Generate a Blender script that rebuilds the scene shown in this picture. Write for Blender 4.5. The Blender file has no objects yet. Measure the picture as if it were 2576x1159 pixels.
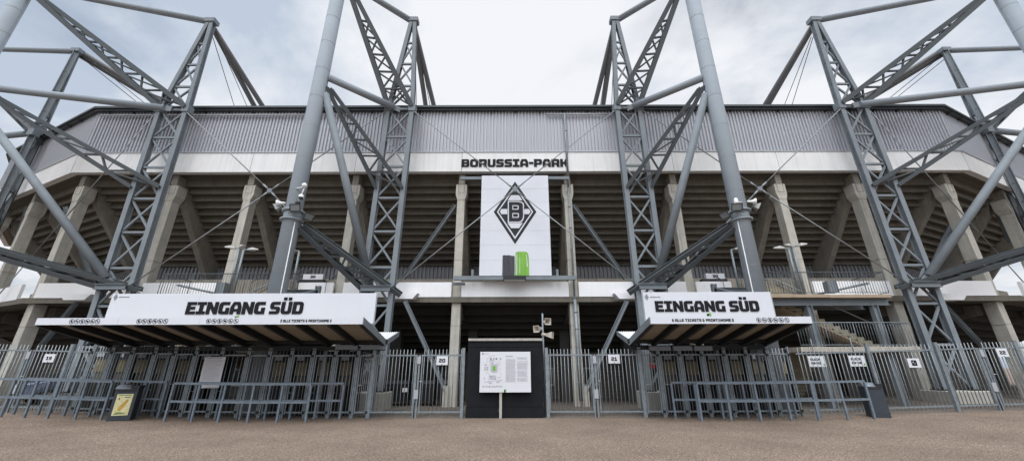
import bpy, math, random
from mathutils import Vector as V, Matrix
from mathutils.geometry import tessellate_polygon
random.seed(7)
R = math.radians
SC = bpy.context.scene
COL = SC.collection

# ------------------------------------------------------------------ camera
CX, CY, F = 1287.5, 579.5, 967.0
TH, RO = R(19.84), R(0.15)
CAM = V((0, 0, 1.6))
_f = V((0, math.cos(TH), math.sin(TH))); _u0 = V((0, -math.sin(TH), math.cos(TH))); _r0 = V((1, 0, 0))
_r = _r0 * math.cos(RO) - _u0 * math.sin(RO); _u = _u0 * math.cos(RO) + _r0 * math.sin(RO)

def ray(x, y): return _r * ((x - CX) / F) + _u * ((CY - y) / F) + _f
def P(x, y, Y):
    d = ray(x, y); return CAM + d * (Y / d.y)
def PX(x, y, Y): return P(x, y, Y).x
cd = bpy.data.cameras.new('camera'); cam = bpy.data.objects.new('camera', cd); COL.objects.link(cam)
cd.sensor_width = 36; cd.lens = 36 * F / 2575; cd.clip_start = 0.05; cd.clip_end = 6000
m = Matrix((( _r.x, _u.x, -_f.x, CAM.x), (_r.y, _u.y, -_f.y, CAM.y), (_r.z, _u.z, -_f.z, CAM.z), (0, 0, 0, 1)))
cam.matrix_world = m
SC.camera = cam

def sstep(a, b, x):
    t = min(1, max(0, (x - a) / (b - a))); return t * t * (3 - 2 * t)
def gz(x): return 0.24 * sstep(8, 21, abs(x))

# ------------------------------------------------------------------ materials
def mat(name, col, rough=0.6, metal=0.0, var=0.12, scale=3.0, bump=0.0, bscale=40.0, streak=0.0, spec=0.4, col2=None, zs=1.0, rvar=0.1):
    mt = bpy.data.materials.new(name); mt.use_nodes = True
    nt = mt.node_tree; N = nt.nodes; L = nt.links
    b = N['Principled BSDF']; b.inputs['Roughness'].default_value = rough; b.inputs['Metallic'].default_value = metal
    b.inputs['Specular IOR Level'].default_value = spec
    g = N.new('ShaderNodeNewGeometry')
    mp = N.new('ShaderNodeMapping'); mp.inputs['Scale'].default_value = (1, 1, zs); L.new(g.outputs['Position'], mp.inputs['Vector'])
    no = N.new('ShaderNodeTexNoise'); no.inputs['Scale'].default_value = scale; no.inputs['Detail'].default_value = 6; no.inputs['Roughness'].default_value = 0.62
    L.new(mp.outputs['Vector'], no.inputs['Vector'])
    ra = N.new('ShaderNodeMapRange'); ra.inputs['From Min'].default_value = 0.3; ra.inputs['From Max'].default_value = 0.7
    L.new(no.outputs['Fac'], ra.inputs['Value'])
    mx = N.new('ShaderNodeMix'); mx.data_type = 'RGBA'
    c1 = tuple(c * (1 - var) for c in col); c2 = tuple(min(1, c * (1 + var)) for c in col) if col2 is None else col2
    mx.inputs[6].default_value = (*c1, 1); mx.inputs[7].default_value = (*c2, 1)
    L.new(ra.outputs['Result'], mx.inputs[0])
    out = mx.outputs[2]
    if streak > 0:
        mp2 = N.new('ShaderNodeMapping'); mp2.inputs['Scale'].default_value = (5, 5, 0.22); L.new(g.outputs['Position'], mp2.inputs['Vector'])
        n2 = N.new('ShaderNodeTexNoise'); n2.inputs['Scale'].default_value = 1.6; n2.inputs['Detail'].default_value = 5
        L.new(mp2.outputs['Vector'], n2.inputs['Vector'])
        r2 = N.new('ShaderNodeMapRange'); r2.inputs['From Min'].default_value = 0.48; r2.inputs['From Max'].default_value = 0.75
        r2.inputs['To Min'].default_value = 1.0; r2.inputs['To Max'].default_value = 1 - streak
        L.new(n2.outputs['Fac'], r2.inputs['Value'])
        m2 = N.new('ShaderNodeMix'); m2.data_type = 'RGBA'; m2.blend_type = 'MULTIPLY'; m2.inputs[0].default_value = 1
        L.new(out, m2.inputs[6]); L.new(r2.outputs['Result'], m2.inputs[7]); out = m2.outputs[2]
    L.new(out, b.inputs['Base Color'])
    rr = N.new('ShaderNodeMapRange'); rr.inputs['To Min'].default_value = max(0.05, rough - rvar); rr.inputs['To Max'].default_value = min(1, rough + rvar)
    L.new(no.outputs['Fac'], rr.inputs['Value']); L.new(rr.outputs['Result'], b.inputs['Roughness'])
    if bump > 0:
        nb = N.new('ShaderNodeTexNoise'); nb.inputs['Scale'].default_value = bscale; nb.inputs['Detail'].default_value = 4
        L.new(g.outputs['Position'], nb.inputs['Vector'])
        bp = N.new('ShaderNodeBump'); bp.inputs['Strength'].default_value = bump; bp.inputs['Distance'].default_value = 0.02
        L.new(nb.outputs['Fac'], bp.inputs['Height']); L.new(bp.outputs['Normal'], b.inputs['Normal'])
    return mt

def brick_mat(name, col, mortar, scale=1.0):
    mt = mat(name, col, 0.85, 0, 0.1, 4)
    nt = mt.node_tree; N = nt.nodes; L = nt.links; b = N['Principled BSDF']
    src = b.inputs['Base Color'].links[0].from_socket
    g = N.new('ShaderNodeNewGeometry'); sp = N.new('ShaderNodeSeparateXYZ'); cb = N.new('ShaderNodeCombineXYZ')
    L.new(g.outputs['Position'], sp.inputs[0]); L.new(sp.outputs['X'], cb.inputs['X']); L.new(sp.outputs['Z'], cb.inputs['Y'])
    br = N.new('ShaderNodeTexBrick'); br.inputs['Scale'].default_value = scale
    br.inputs['Brick Width'].default_value = 0.5; br.inputs['Row Height'].default_value = 0.2; br.inputs['Mortar Size'].default_value = 0.012
    br.inputs['Color1'].default_value = (1, 1, 1, 1); br.inputs['Color2'].default_value = (0.86, 0.86, 0.86, 1); br.inputs['Mortar'].default_value = (*mortar, 1)
    L.new(cb.outputs[0], br.inputs['Vector'])
    mx = N.new('ShaderNodeMix'); mx.data_type = 'RGBA'; mx.blend_type = 'MULTIPLY'; mx.inputs[0].default_value = 1
    L.new(src, mx.inputs[6]); L.new(br.outputs['Color'], mx.inputs[7]); L.new(mx.outputs[2], b.inputs['Base Color'])
    return mt

M = {}
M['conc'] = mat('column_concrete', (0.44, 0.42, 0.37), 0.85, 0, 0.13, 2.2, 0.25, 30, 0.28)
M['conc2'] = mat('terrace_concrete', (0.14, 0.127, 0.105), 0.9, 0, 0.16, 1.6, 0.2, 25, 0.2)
M['slab'] = mat('slab_concrete', (0.40, 0.36, 0.30), 0.9, 0, 0.15, 2.5, 0.2, 25, 0.2)
M['white'] = mat('white_panel', (0.79, 0.795, 0.80), 0.55, 0, 0.03, 0.8, 0, 40, 0.04)
M['fascia'] = mat('fascia_concrete', (0.71, 0.71, 0.70), 0.75, 0, 0.05, 1.2, 0.05, 30, 0.12)
M['sign'] = mat('sign_white', (0.62, 0.64, 0.685), 0.5, 0, 0.03, 0.8, 0, 40, 0.02, spec=0.25)
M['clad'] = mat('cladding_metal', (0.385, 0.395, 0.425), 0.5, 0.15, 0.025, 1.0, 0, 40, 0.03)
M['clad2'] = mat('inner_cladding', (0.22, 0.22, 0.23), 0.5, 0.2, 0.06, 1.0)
M['roofedge'] = mat('roof_edge_dark', (0.06, 0.07, 0.075), 0.5, 0.2, 0.15)
M['steel'] = mat('painted_steel', (0.19, 0.214, 0.231), 0.65, 0.0, 0.14, 1.1, spec=0.2)
M['arm'] = mat('shaded_arm_steel', (0.082, 0.093, 0.099), 0.65, 0.0, 0.12, 1.3, spec=0.2)  # truss steel with the shade of its downward faces put into the colour
M['barrier'] = mat('barrier_steel', (0.155, 0.188, 0.222), 0.55, 0.15, 0.22, 9.0)
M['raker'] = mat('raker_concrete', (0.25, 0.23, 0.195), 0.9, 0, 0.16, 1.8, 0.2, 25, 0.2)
M['tube'] = mat('painted_tube', (0.27, 0.302, 0.33), 0.75, 0.0, 0.06, 0.9, spec=0.15)
M['stay'] = mat('stay_tube', (0.15, 0.15, 0.15), 0.6, 0.0, 0.1, 2.0)
M['galv'] = mat('galvanised_steel', (0.215, 0.245, 0.262), 0.5, 0.3, 0.22, 9.0)
M['galv2'] = mat('galvanised_bars', (0.25, 0.268, 0.272), 0.5, 0.3, 0.14, 6.0)
M['dark'] = mat('dark_steel', (0.03, 0.032, 0.034), 0.55, 0.1, 0.2, spec=0.25)
M['cab'] = mat('cabinet_steel', (0.03, 0.033, 0.036), 0.6, 0.1, 0.15, 5, spec=0.2)
M['black'] = mat('black_plaster', (0.013, 0.0135, 0.016), 0.85, 0, 0.2, 3, 0.15, 60, spec=0.15)
M['ink'] = mat('black_lettering', (0.012, 0.011, 0.015), 0.6, 0, 0.1, spec=0.15)
M['emblem'] = mat('emblem_black', (0.025, 0.027, 0.032), 0.6, 0, 0.08, spec=0.2)
M['green'] = mat('paint_green', (0.14, 0.38, 0.045), 0.45, 0, 0.12, 2.5, 0, 40, 0.1)
M['brushblack'] = mat('brush_black', (0.045, 0.045, 0.055), 0.6, 0, 0.4, 6, 0, 40, 0, zs=0.12)
M['brushgreen'] = mat('brush_green', (0.16, 0.37, 0.045), 0.5, 0, 0.22, 5, 0, 40, 0, zs=0.1)
M['roofpanel'] = mat('corrugated_roof', (0.31, 0.27, 0.21), 0.7, 0, 0.14, 2)
M['rooflight'] = mat('corrugated_lit_white', (0.66, 0.66, 0.66), 0.5, 0, 0.06, 2)
M['bin'] = mat('bin_anthracite', (0.04, 0.048, 0.06), 0.6, 0.1, 0.12, 5)
M['binlid'] = mat('bin_lid_grey', (0.20, 0.225, 0.25), 0.5, 0.3, 0.1, 5)
M['poster'] = mat('poster_yellow', (0.62, 0.55, 0.20), 0.5, 0, 0.10, 8, col2=(0.70, 0.68, 0.50))
M['posterfig'] = mat('poster_ochre', (0.50, 0.30, 0.06), 0.5, 0, 0.25, 14)
M['postergreen'] = mat('poster_green', (0.16, 0.24, 0.07), 0.5, 0, 0.25, 14)
M['paper'] = mat('paper_white', (0.63, 0.64, 0.67), 0.6, 0, 0.02)
M['grey'] = mat('print_grey', (0.42, 0.42, 0.45), 0.6, 0, 0.05)
M['joint'] = mat('panel_joint_grey', (0.50, 0.52, 0.56), 0.6, 0, 0.03)
M['midgrey'] = mat('print_dark_grey', (0.16, 0.16, 0.18), 0.6, 0, 0.05)
M['beige'] = mat('cabinet_beige', (0.20, 0.165, 0.095), 0.5, 0, 0.14, 5)
M['cream'] = mat('horn_cream', (0.50, 0.46, 0.40), 0.5, 0, 0.08)
M['lamp'] = mat('floodlight_body', (0.42, 0.42, 0.40), 0.5, 0.2, 0.1)
M['glass'] = mat('dark_glass', (0.03, 0.035, 0.04), 0.12, 0, 0.1, spec=0.6)
M['lens'] = mat('lamp_glass', (0.22, 0.24, 0.25), 0.15, 0, 0.1, spec=0.6)
M['whiteplastic'] = mat('white_plastic', (0.75, 0.75, 0.74), 0.4, 0, 0.03)
M['foot'] = mat('footing_concrete', (0.39, 0.375, 0.335), 0.85, 0, 0.12, 3, 0.2, 30, 0.2)
M['block'] = brick_mat('block_masonry', (0.12, 0.113, 0.10), (0.5, 0.5, 0.5), 1.0)
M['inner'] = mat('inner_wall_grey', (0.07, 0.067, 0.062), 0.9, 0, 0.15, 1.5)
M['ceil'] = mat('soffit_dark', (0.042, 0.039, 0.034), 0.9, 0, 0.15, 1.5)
M['dumpster'] = mat('dumpster_black', (0.020, 0.023, 0.032), 0.4, 0.1, 0.15)
M['car'] = mat('car_paint', (0.17, 0.21, 0.30), 0.25, 0.5, 0.03, spec=0.6)
M['rubber'] = mat('rubber', (0.015, 0.015, 0.015), 0.8, 0, 0.1)
M['rim'] = mat('wheel_rim', (0.4, 0.4, 0.42), 0.3, 0.7, 0.05)
M['red'] = mat('red_sign', (0.55, 0.03, 0.02), 0.5, 0, 0.05)
M['step'] = mat('stair_step', (0.31, 0.28, 0.21), 0.9, 0, 0.14, 4, 0.2, 30, 0.1)
M['tan'] = mat('tan_soffit', (0.36, 0.28, 0.20), 0.85, 0, 0.12, 2, 0.1, 25, 0.15)
M['leaf'] = mat('far_foliage', (0.05, 0.075, 0.03), 0.8, 0, 0.3, 3)
M['bark'] = mat('far_bark', (0.07, 0.055, 0.04), 0.9, 0, 0.2, 5)

# ------------------------------------------------------------------ mesh builder
class MB:
    def __init__(s): s.v = []; s.f = []; s.sm = []; s.mi = []; s.cur = 0
    def face(s, idx, smooth=False): s.f.append(idx); s.sm.append(smooth); s.mi.append(s.cur)
    def quad(s, a, b, c, d):
        n = len(s.v); s.v += [V(a), V(b), V(c), V(d)]; s.face((n, n + 1, n + 2, n + 3)); return s
    def hexa(s, p):  # 8 points: bottom 4 ccw, top 4
        n = len(s.v); s.v += [V(q) for q in p]
        for q in ((0, 3, 2, 1), (4, 5, 6, 7), (0, 1, 5, 4), (1, 2, 6, 5), (2, 3, 7, 6), (3, 0, 4, 7)): s.face(tuple(n + i for i in q))
        return s
    def box(s, x0, x1, y0, y1, z0, z1):
        return s.hexa([(x0, y0, z0), (x1, y0, z0), (x1, y1, z0), (x0, y1, z0), (x0, y0, z1), (x1, y0, z1), (x1, y1, z1), (x0, y1, z1)])
    def beam(s, a, b, w, h, up=(0, 0, 1), w2=None, h2=None):
        a, b = V(a), V(b); d = (b - a).normalized(); up = V(up)
        if abs(d.dot(up)) > 0.995: up = V((0, 1, 0))
        sx = d.cross(up).normalized(); sy = sx.cross(d).normalized()
        w2 = w if w2 is None else w2; h2 = h if h2 is None else h2
        def ring(c, w, h): return [c + sx * (i * w / 2) + sy * (j * h / 2) for i, j in ((-1, -1), (1, -1), (1, 1), (-1, 1))]
        return s.hexa(ring(a, w, h) + ring(b, w2, h2))
    def ibeam(s, a, b, w, h, up=(0, 0, 1), t=0.025):
        a, b = V(a), V(b); d = (b - a).normalized(); up = V(up)
        if abs(d.dot(up)) > 0.995: up = V((0, 1, 0))
        sx = d.cross(up).normalized(); sy = sx.cross(d).normalized()
        o = sy * (h / 2 - t / 2)
        s.beam(a + o, b + o, w, t, up); s.beam(a - o, b - o, w, t, up); s.beam(a, b, t, h - 2 * t, up); return s
    def tube(s, a, b, r, n=16, r2=None, caps=True):
        a, b = V(a), V(b); d = (b - a).normalized(); up = V((0, 0, 1)) if abs(d.z) < 0.95 else V((0, 1, 0))
        sx = d.cross(up).normalized(); sy = sx.cross(d).normalized(); r2 = r if r2 is None else r2
        k = len(s.v)
        for c, rr in ((a, r), (b, r2)):
            for i in range(n):
                t = 2 * math.pi * i / n; s.v.append(c + sx * (rr * math.cos(t)) + sy * (rr * math.sin(t)))
        for i in range(n): s.face((k + i, k + (i + 1) % n, k + n + (i + 1) % n, k + n + i), True)
        if caps: s.face(tuple(k + i for i in range(n - 1, -1, -1))); s.face(tuple(k + n + i for i in range(n)))
        return s
    def lathe(s, base, prof, n=14, axis=(0, 0, 1)):
        base = V(base); d = V(axis).normalized(); up = V((0, 0, 1)) if abs(d.z) < 0.95 else V((0, 1, 0))
        sx = d.cross(up).normalized(); sy = sx.cross(d).normalized(); k = len(s.v)
        for r, z in prof:
            for i in range(n):
                t = 2 * math.pi * i / n; s.v.append(base + d * z + sx * (r * math.cos(t)) + sy * (r * math.sin(t)))
        for j in range(len(prof) - 1):
            for i in range(n): s.face((k + j * n + i, k + j * n + (i + 1) % n, k + (j + 1) * n + (i + 1) % n, k + (j + 1) * n + i), True)
        s.face(tuple(k + i for i in range(n - 1, -1, -1))); s.face(tuple(k + (len(prof) - 1) * n + i for i in range(n)))
        return s
    def prism(s, loops, O, ux, uy, depth):
        """polygon with holes in plane (ux,uy) at O, raised by depth along ux x uy"""
        O, ux, uy = V(O), V(ux), V(uy); nrm = ux.cross(uy).normalized()
        tri = tessellate_polygon([[V((x, y, 0)) for x, y in l] for l in loops])
        pts = [p for l in loops for p in l]; k = len(s.v)
        s.v += [O + ux * x + uy * y + nrm * depth for x, y in pts]
        for t in tri:
            a, b, c = (V((*pts[i], 0)) for i in t)
            s.face(tuple(k + i for i in (t if (b - a).cross(c - a).z > 0 else t[::-1])))
        kb = len(s.v); s.v += [O + ux * x + uy * y for x, y in pts]
        o = 0
        for l in loops:
            n = len(l)
            for i in range(n): s.face((k + o + i, k + o + (i + 1) % n, kb + o + (i + 1) % n, kb + o + i))
            o += n
        return s
    def build(s, name, m_, parent=None, label=None, bevel=0.0):
        me = bpy.data.meshes.new(name); off = V((0, 0, 0)); q = parent
        while q is not None: off += q.location; q = q.parent
        me.from_pydata([tuple(p - off) for p in s.v], [], s.f)
        for mm in (m_ if isinstance(m_, (list, tuple)) else [m_]): me.materials.append(mm)
        me.polygons.foreach_set('use_smooth', s.sm); me.polygons.foreach_set('material_index', s.mi)
        me.update()
        o = bpy.data.objects.new(name, me); COL.objects.link(o); o.parent = parent
        if label: o['label'] = label
        if bevel:
            bv = o.modifiers.new('edge', 'BEVEL'); bv.width = bevel; bv.segments = 2; bv.limit_method = 'ANGLE'
        return o

def thing(name, label, cat, loc=(0, 0, 0), group=None):
    o = bpy.data.objects.new(name, None); COL.objects.link(o); o.location = loc; o.empty_display_size = 0.2
    o['label'] = label; o['category'] = cat
    if group: o['group'] = group
    return o
def tag(o, label, cat, group=None):
    o['label'] = label; o['category'] = cat
    if group: o['group'] = group
    return o
def dup(root, loc, label, rotz=0, group=None):
    r = root.copy(); COL.objects.link(r); r.location = loc; r.rotation_euler = (0, 0, rotz); r['label'] = label
    if group: r['group'] = group
    for ch in list(root.children):
        c = ch.copy(); COL.objects.link(c); c.parent = r
        for g in ch.children:
            d = g.copy(); COL.objects.link(d); d.parent = c
    return r
ORD = 'first second third fourth fifth sixth seventh eighth ninth tenth eleventh twelfth thirteenth fourteenth'.split()

# ------------------------------------------------------------------ lettering
def rnd(pts, seg=4):
    out = []; n = len(pts)
    for i, p in enumerate(pts):
        if len(p) == 2 or p[2] <= 0: out.append((p[0], p[1])); continue
        a = V(pts[i - 1][:2]); c = V(pts[(i + 1) % n][:2]); b = V(p[:2]); r = p[2]
        d1 = (a - b); d2 = (c - b); r = min(r, d1.length * 0.49, d2.length * 0.49)
        s, e = b + d1.normalized() * r, b + d2.normalized() * r
        for k in range(seg + 1):
            t = k / seg; q = s * (1 - t) ** 2 + b * 2 * t * (1 - t) + e * t * t; out.append((q.x, q.y))
    return out
def rc(x0, y0, x1, y1, r=0): return [(x0, y0, r), (x1, y0, r), (x1, y1, r), (x0, y1, r)]
_S = [(0, 0), (5.8, 0, 1.8), (5.8, 4.25, 1.6), (2.1, 4.25, .3), (2.1, 5.3, .3), (5.6, 5.3), (5.6, 7), (0, 7, 1.8), (0, 2.75, 1.6), (3.7, 2.75, .3), (3.7, 1.7, .3), (0, 1.7)]
_U = [(0, 0, 2), (6, 0, 2), (6, 7), (3.9, 7), (3.9, 1.7, .4), (2.1, 1.7, .4), (2.1, 7), (0, 7)]
G = {
 'E': (5.4, [[[(0, 0), (5.4, 0), (5.4, 1.7), (2.1, 1.7), (2.1, 2.75), (4.9, 2.75), (4.9, 4.3), (2.1, 4.3), (2.1, 5.3), (5.4, 5.3), (5.4, 7), (0, 7)]]]),
 'I': (5.0, [[[(0, 0), (5, 0), (5, 1.7), (3.6, 1.7), (3.6, 5.3), (5, 5.3), (5, 7), (0, 7), (0, 5.3), (1.4, 5.3), (1.4, 1.7), (0, 1.7)]]]),
 'N': (6.4, [[[(0, 0), (2.1, 0), (2.1, 3.6), (4.4, 0), (6.4, 0), (6.4, 7), (4.3, 7), (4.3, 3.4), (2.0, 7), (0, 7)]]]),
 'G': (6.0, [[[(0, 0, 2), (6, 0), (6, 3.7), (3.9, 3.7), (3.9, 1.7), (2.2, 1.7, .4), (2.2, 5.2, .5), (5.8, 5.2), (5.8, 7), (0, 7, 2)]]]),
 'A': (6.2, [[[(0, 0), (2.1, 0), (2.1, 1.5), (4.1, 1.5), (4.1, 0), (6.2, 0), (6.2, 4.2), (4.9, 7), (1.3, 7), (0, 4.2)], [(2.1, 3.0), (4.1, 3.0), (4.1, 4.2), (3.5, 5.3), (2.7, 5.3), (2.1, 4.2)]]]),
 'S': (5.8, [[_S]]), 'U': (6.0, [[_U]]),
 'Ü': (6.0, [[_U], [rc(.7, 7.8, 2.6, 9.5)], [rc(3.4, 7.8, 5.3, 9.5)]]),
 'D': (6.0, [[[(0, 0), (6, 0, 2), (6, 7, 2), (0, 7)], [(2.1, 1.7), (3.9, 1.7, .4), (3.9, 5.3, .4), (2.1, 5.3)]]]),
 'O': (6.2, [[rc(0, 0, 6.2, 7, 2), rc(2.1, 1.7, 4.1, 5.3, .4)]]), '0': (6.0, [[rc(0, 0, 6, 7, 1.6), rc(2.1, 1.7, 3.9, 5.3, .4)]]),
 'B': (6.0, [[[(0, 0), (6, 0, 1.5), (6, 3.6, .8), (5.7, 3.7), (5.8, 7, 1.5), (0, 7)], rc(2.1, 1.5, 3.9, 2.8), rc(2.1, 4.2, 3.8, 5.5)]]),
 'R': (6.1, [[[(0, 0), (2.1, 0), (2.1, 2), (3.5, 2), (4.0, 0), (6.1, 0), (5.7, 2.7), (6, 3.2), (6, 7, 1.7), (0, 7)], rc(2.1, 3.5, 3.9, 5.3)]]),
 'P': (6.0, [[[(0, 0), (2.1, 0), (2.1, 2), (6, 2, 1.7), (6, 7, 1.7), (0, 7)], rc(2.1, 3.6, 3.9, 5.3)]]),
 'K': (6.1, [[[(0, 0), (2.1, 0), (2.1, 2.6), (3, 2.6), (3.9, 0), (6.1, 0), (5.1, 3.5), (6.1, 7), (3.9, 7), (3, 4.4), (2.1, 4.4), (2.1, 7), (0, 7)]]]),
 'T': (6.0, [[[(1.95, 0), (4.05, 0), (4.05, 5.2), (6, 5.2), (6, 7), (0, 7), (0, 5.2), (1.95, 5.2)]]]),
 'L': (5.3, [[[(0, 0), (5.3, 0), (5.3, 1.8), (2.1, 1.8), (2.1, 7), (0, 7)]]]),
 'C': (5.8, [[[(0, 0, 2), (5.8, 0), (5.8, 1.75), (2.2, 1.75, .4), (2.2, 5.25, .4), (5.8, 5.25), (5.8, 7), (0, 7, 2)]]]),
 'H': (6.2, [[[(0, 0), (2.1, 0), (2.1, 2.6), (4.1, 2.6), (4.1, 0), (6.2, 0), (6.2, 7), (4.1, 7), (4.1, 4.4), (2.1, 4.4), (2.1, 7), (0, 7)]]]),
 'M': (7.6, [[[(0, 0), (2.1, 0), (2.1, 3.6), (3.8, 1.6), (5.5, 3.6), (5.5, 0), (7.6, 0), (7.6, 7), (5.6, 7), (3.8, 4.6), (2.0, 7), (0, 7)]]]),
 '-': (3.4, [[rc(0, 2.6, 3.4, 4.4)]]),
 '&': (5.8, [[[(0, 0, 2), (5.2, 0, 1.2), (5.2, 2.2), (5.8, 2.2), (5.8, 3.8), (3.2, 3.8), (3.2, 1.6), (2, 1.6, .3), (2, 3, .3), (3, 3.2), (3, 4.6), (2, 4.6), (2, 5.5), (4.6, 5.5), (4.6, 7), (0, 7, 1.6), (0, 4.6, .6), (.6, 3.8), (0, 3.2, .5)]]]),
 '@': (7.0, [[rc(0, -.6, 7, 7.2, 2.6), rc(.8, .2, 6.2, 6.4, 2.2)], [rc(2, 1.6, 5.2, 5, .8), rc(3, 2.5, 4.2, 4.1, .3)]]),
 '1': (5.0, [[[(0, 0), (5, 0), (5, 1.7), (3.7, 1.7), (3.7, 7), (1.2, 7), (0, 5.8), (0, 4.6), (1.5, 4.6), (1.5, 1.7), (0, 1.7)]]]),
 '2': (5.8, [[[(5.8 - p[0], *p[1:]) for p in _S]]]),
 '5': (5.8, [[_S]]),
 '3': (5.8, [[[(0, 0), (5.8, 0, 1.8), (5.8, 3.5, .6), (5.8, 7, 1.8), (0, 7), (0, 5.3), (3.7, 5.3, .3), (3.7, 4.3), (1, 4.3), (1, 2.7), (3.7, 2.7), (3.7, 1.7, .3), (0, 1.7)]]]),
 '6': (6.0, [[[(0, 0, 2), (6, 0, 2), (6, 4.4, 1.6), (2.1, 4.4), (2.1, 5.3), (5.6, 5.3), (5.6, 7), (0, 7, 2)], rc(2.1, 1.6, 3.9, 2.9)]]),
 '9': (6.0, [[[(.4, 0), (6, 0, 2), (6, 7, 2), (0, 7, 2), (0, 2.6, 1.6), (3.9, 2.6), (3.9, 1.7), (.4, 1.7)], rc(2.1, 4.1, 3.9, 5.4)]]),
 '8': (6.0, [[rc(0, 0, 6, 7, 1.6), rc(2.1, 1.5, 3.9, 2.8), rc(2.1, 4.2, 3.9, 5.5)]]),
 '#': (4.6, [[rc(0, 0, 4.6, 7, .6), [(1.9, 1.6), (3.2, 1.6), (3.2, 3), (2.6, 3.5), (3.2, 4), (3.2, 5.4), (1.9, 5.4)]]]),
}
def text_width(t, gap=.75, sp=2.8):
    return sum((G[c][0] + gap) if c != ' ' else sp for c in t) - gap
def put_text(mb, t, O, ux, uy, width=None, h=1.0, depth=0.012, gap=.75, sp=2.8):
    """O: lower left; ux/uy unit vectors; cap height h metres, stretched to width"""
    k = h / 7; kx = k if width is None else width / text_width(t, gap, sp); x = 0
    for c in t:
        if c == ' ': x += sp; continue
        for loops in G[c][1]:
            mb.prism([[((x + px) * kx, py * k) for px, py in rnd(l)] for l in loops], O, ux, uy, depth)
        x += G[c][0] + gap
XA, ZA = V((1, 0, 0)), V((0, 0, 1))

# ================================================================== SETTING
g = MB()
xs = [-1500, -300, -80, -40] + [-30 + i for i in range(61)] + [40, 80, 300, 1500]
ys = [-1500, -200, -40, -10, 0, 5, 10, 15, 20, 30, 60, 200, 900, 3000]
for y in ys:
    for x in xs: g.v.append(V((x, y, gz(x))))
nx = len(xs)
for j in range(len(ys) - 1):
    for i in range(nx - 1): g.face((j * nx + i, j * nx + i + 1, (j + 1) * nx + i + 1, (j + 1) * nx + i), True)
mt = bpy.data.materials.new('exposed_aggregate_asphalt'); mt.use_nodes = True
nt = mt.node_tree; N = nt.nodes; L = nt.links; b = N['Principled BSDF']; b.inputs['Roughness'].default_value = 0.9; b.inputs['Specular IOR Level'].default_value = 0.25
ge = N.new('ShaderNodeNewGeometry')
vo = N.new('ShaderNodeTexVoronoi'); vo.inputs['Scale'].default_value = 62; L.new(ge.outputs['Position'], vo.inputs['Vector'])
vr = N.new('ShaderNodeValToRGB'); vr.color_ramp.interpolation = 'CONSTANT'
els = vr.color_ramp.elements; els[0].position = 0; els[0].color = (0.0986, 0.0723, 0.0556, 1); els[1].position = 0.2; els[1].color = (0.1763, 0.1292, 0.0947, 1)
for p_, c_ in ((0.42, (0.2204, 0.1643, 0.1236)), (0.62, (0.2575, 0.1938, 0.1483)), (0.82, (0.3480, 0.2737, 0.2163)), (0.94, (0.1392, 0.1117, 0.0927))):
    e = els.new(p_); e.color = (*c_, 1)
sx_ = N.new('ShaderNodeSeparateColor'); L.new(vo.outputs['Color'], sx_.inputs[0]); L.new(sx_.outputs[0], vr.inputs['Fac'])
n1 = N.new('ShaderNodeTexNoise'); n1.inputs['Scale'].default_value = 0.55; n1.inputs['Detail'].default_value = 7; n1.inputs['Roughness'].default_value = 0.6; L.new(ge.outputs['Position'], n1.inputs['Vector'])
r1 = N.new('ShaderNodeMapRange'); r1.inputs['From Min'].default_value = 0.3; r1.inputs['From Max'].default_value = 0.7; r1.inputs['To Min'].default_value = 0.80; r1.inputs['To Max'].default_value = 1.16; L.new(n1.outputs['Fac'], r1.inputs['Value'])
n3 = N.new('ShaderNodeTexNoise'); n3.inputs['Scale'].default_value = 24; n3.inputs['Detail'].default_value = 5; L.new(ge.outputs['Position'], n3.inputs['Vector'])
r3 = N.new('ShaderNodeMapRange'); r3.inputs['From Min'].default_value = 0.3; r3.inputs['From Max'].default_value = 0.7; r3.inputs['To Min'].default_value = 0.76; r3.inputs['To Max'].default_value = 1.22; L.new(n3.outputs['Fac'], r3.inputs['Value'])
mm = N.new('ShaderNodeMath'); mm.operation = 'MULTIPLY'; L.new(r1.outputs[0], mm.inputs[0]); L.new(r3.outputs[0], mm.inputs[1])
mx = N.new('ShaderNodeMix'); mx.data_type = 'RGBA'; mx.blend_type = 'MULTIPLY'; mx.inputs[0].default_value = 1
L.new(vr.outputs['Color'], mx.inputs[6]); L.new(mm.outputs[0], mx.inputs[7]); L.new(mx.outputs[2], b.inputs['Base Color'])
bp = N.new('ShaderNodeBump'); bp.inputs['Strength'].default_value = 0.8; bp.inputs['Distance'].default_value = 0.012
L.new(vo.outputs['Distance'], bp.inputs['Height']); L.new(bp.outputs['Normal'], b.inputs['Normal'])
go = g.build('ground', mt); go['kind'] = 'structure'

# paved strip along the fence line (slightly dirtier concrete edge)
M['kerb'] = mat('edge_strip', (0.17, 0.14, 0.115), 0.9, 0, 0.25, 6, 0.3, 60)
s = MB()
for i in range(60):
    x0, x1 = -30 + i, -29 + i
    s.quad((x0, 14.86, gz(x0) + .004), (x1, 14.86, gz(x1) + .004), (x1, 15.5, gz(x1) + .004), (x0, 15.5, gz(x0) + .004))
so = s.build('pavement', M['kerb']); so['kind'] = 'structure'

M['inshade'] = mat('inner_ground_shade', (0.11, 0.095, 0.08), 0.9, 0, 0.2, 3, 0.2, 40)  # darker sheet over the ground behind the fence, shade put into its colour
s = MB()
for i in range(60):
    x0, x1 = -30 + i, -29 + i
    s.quad((x0, 15.502, gz(x0) + .004), (x1, 15.502, gz(x1) + .004), (x1, 32, gz(x1) + .004), (x0, 32, gz(x0) + .004))
so = s.build('shaded_ground', M['inshade']); so['kind'] = 'structure'
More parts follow.
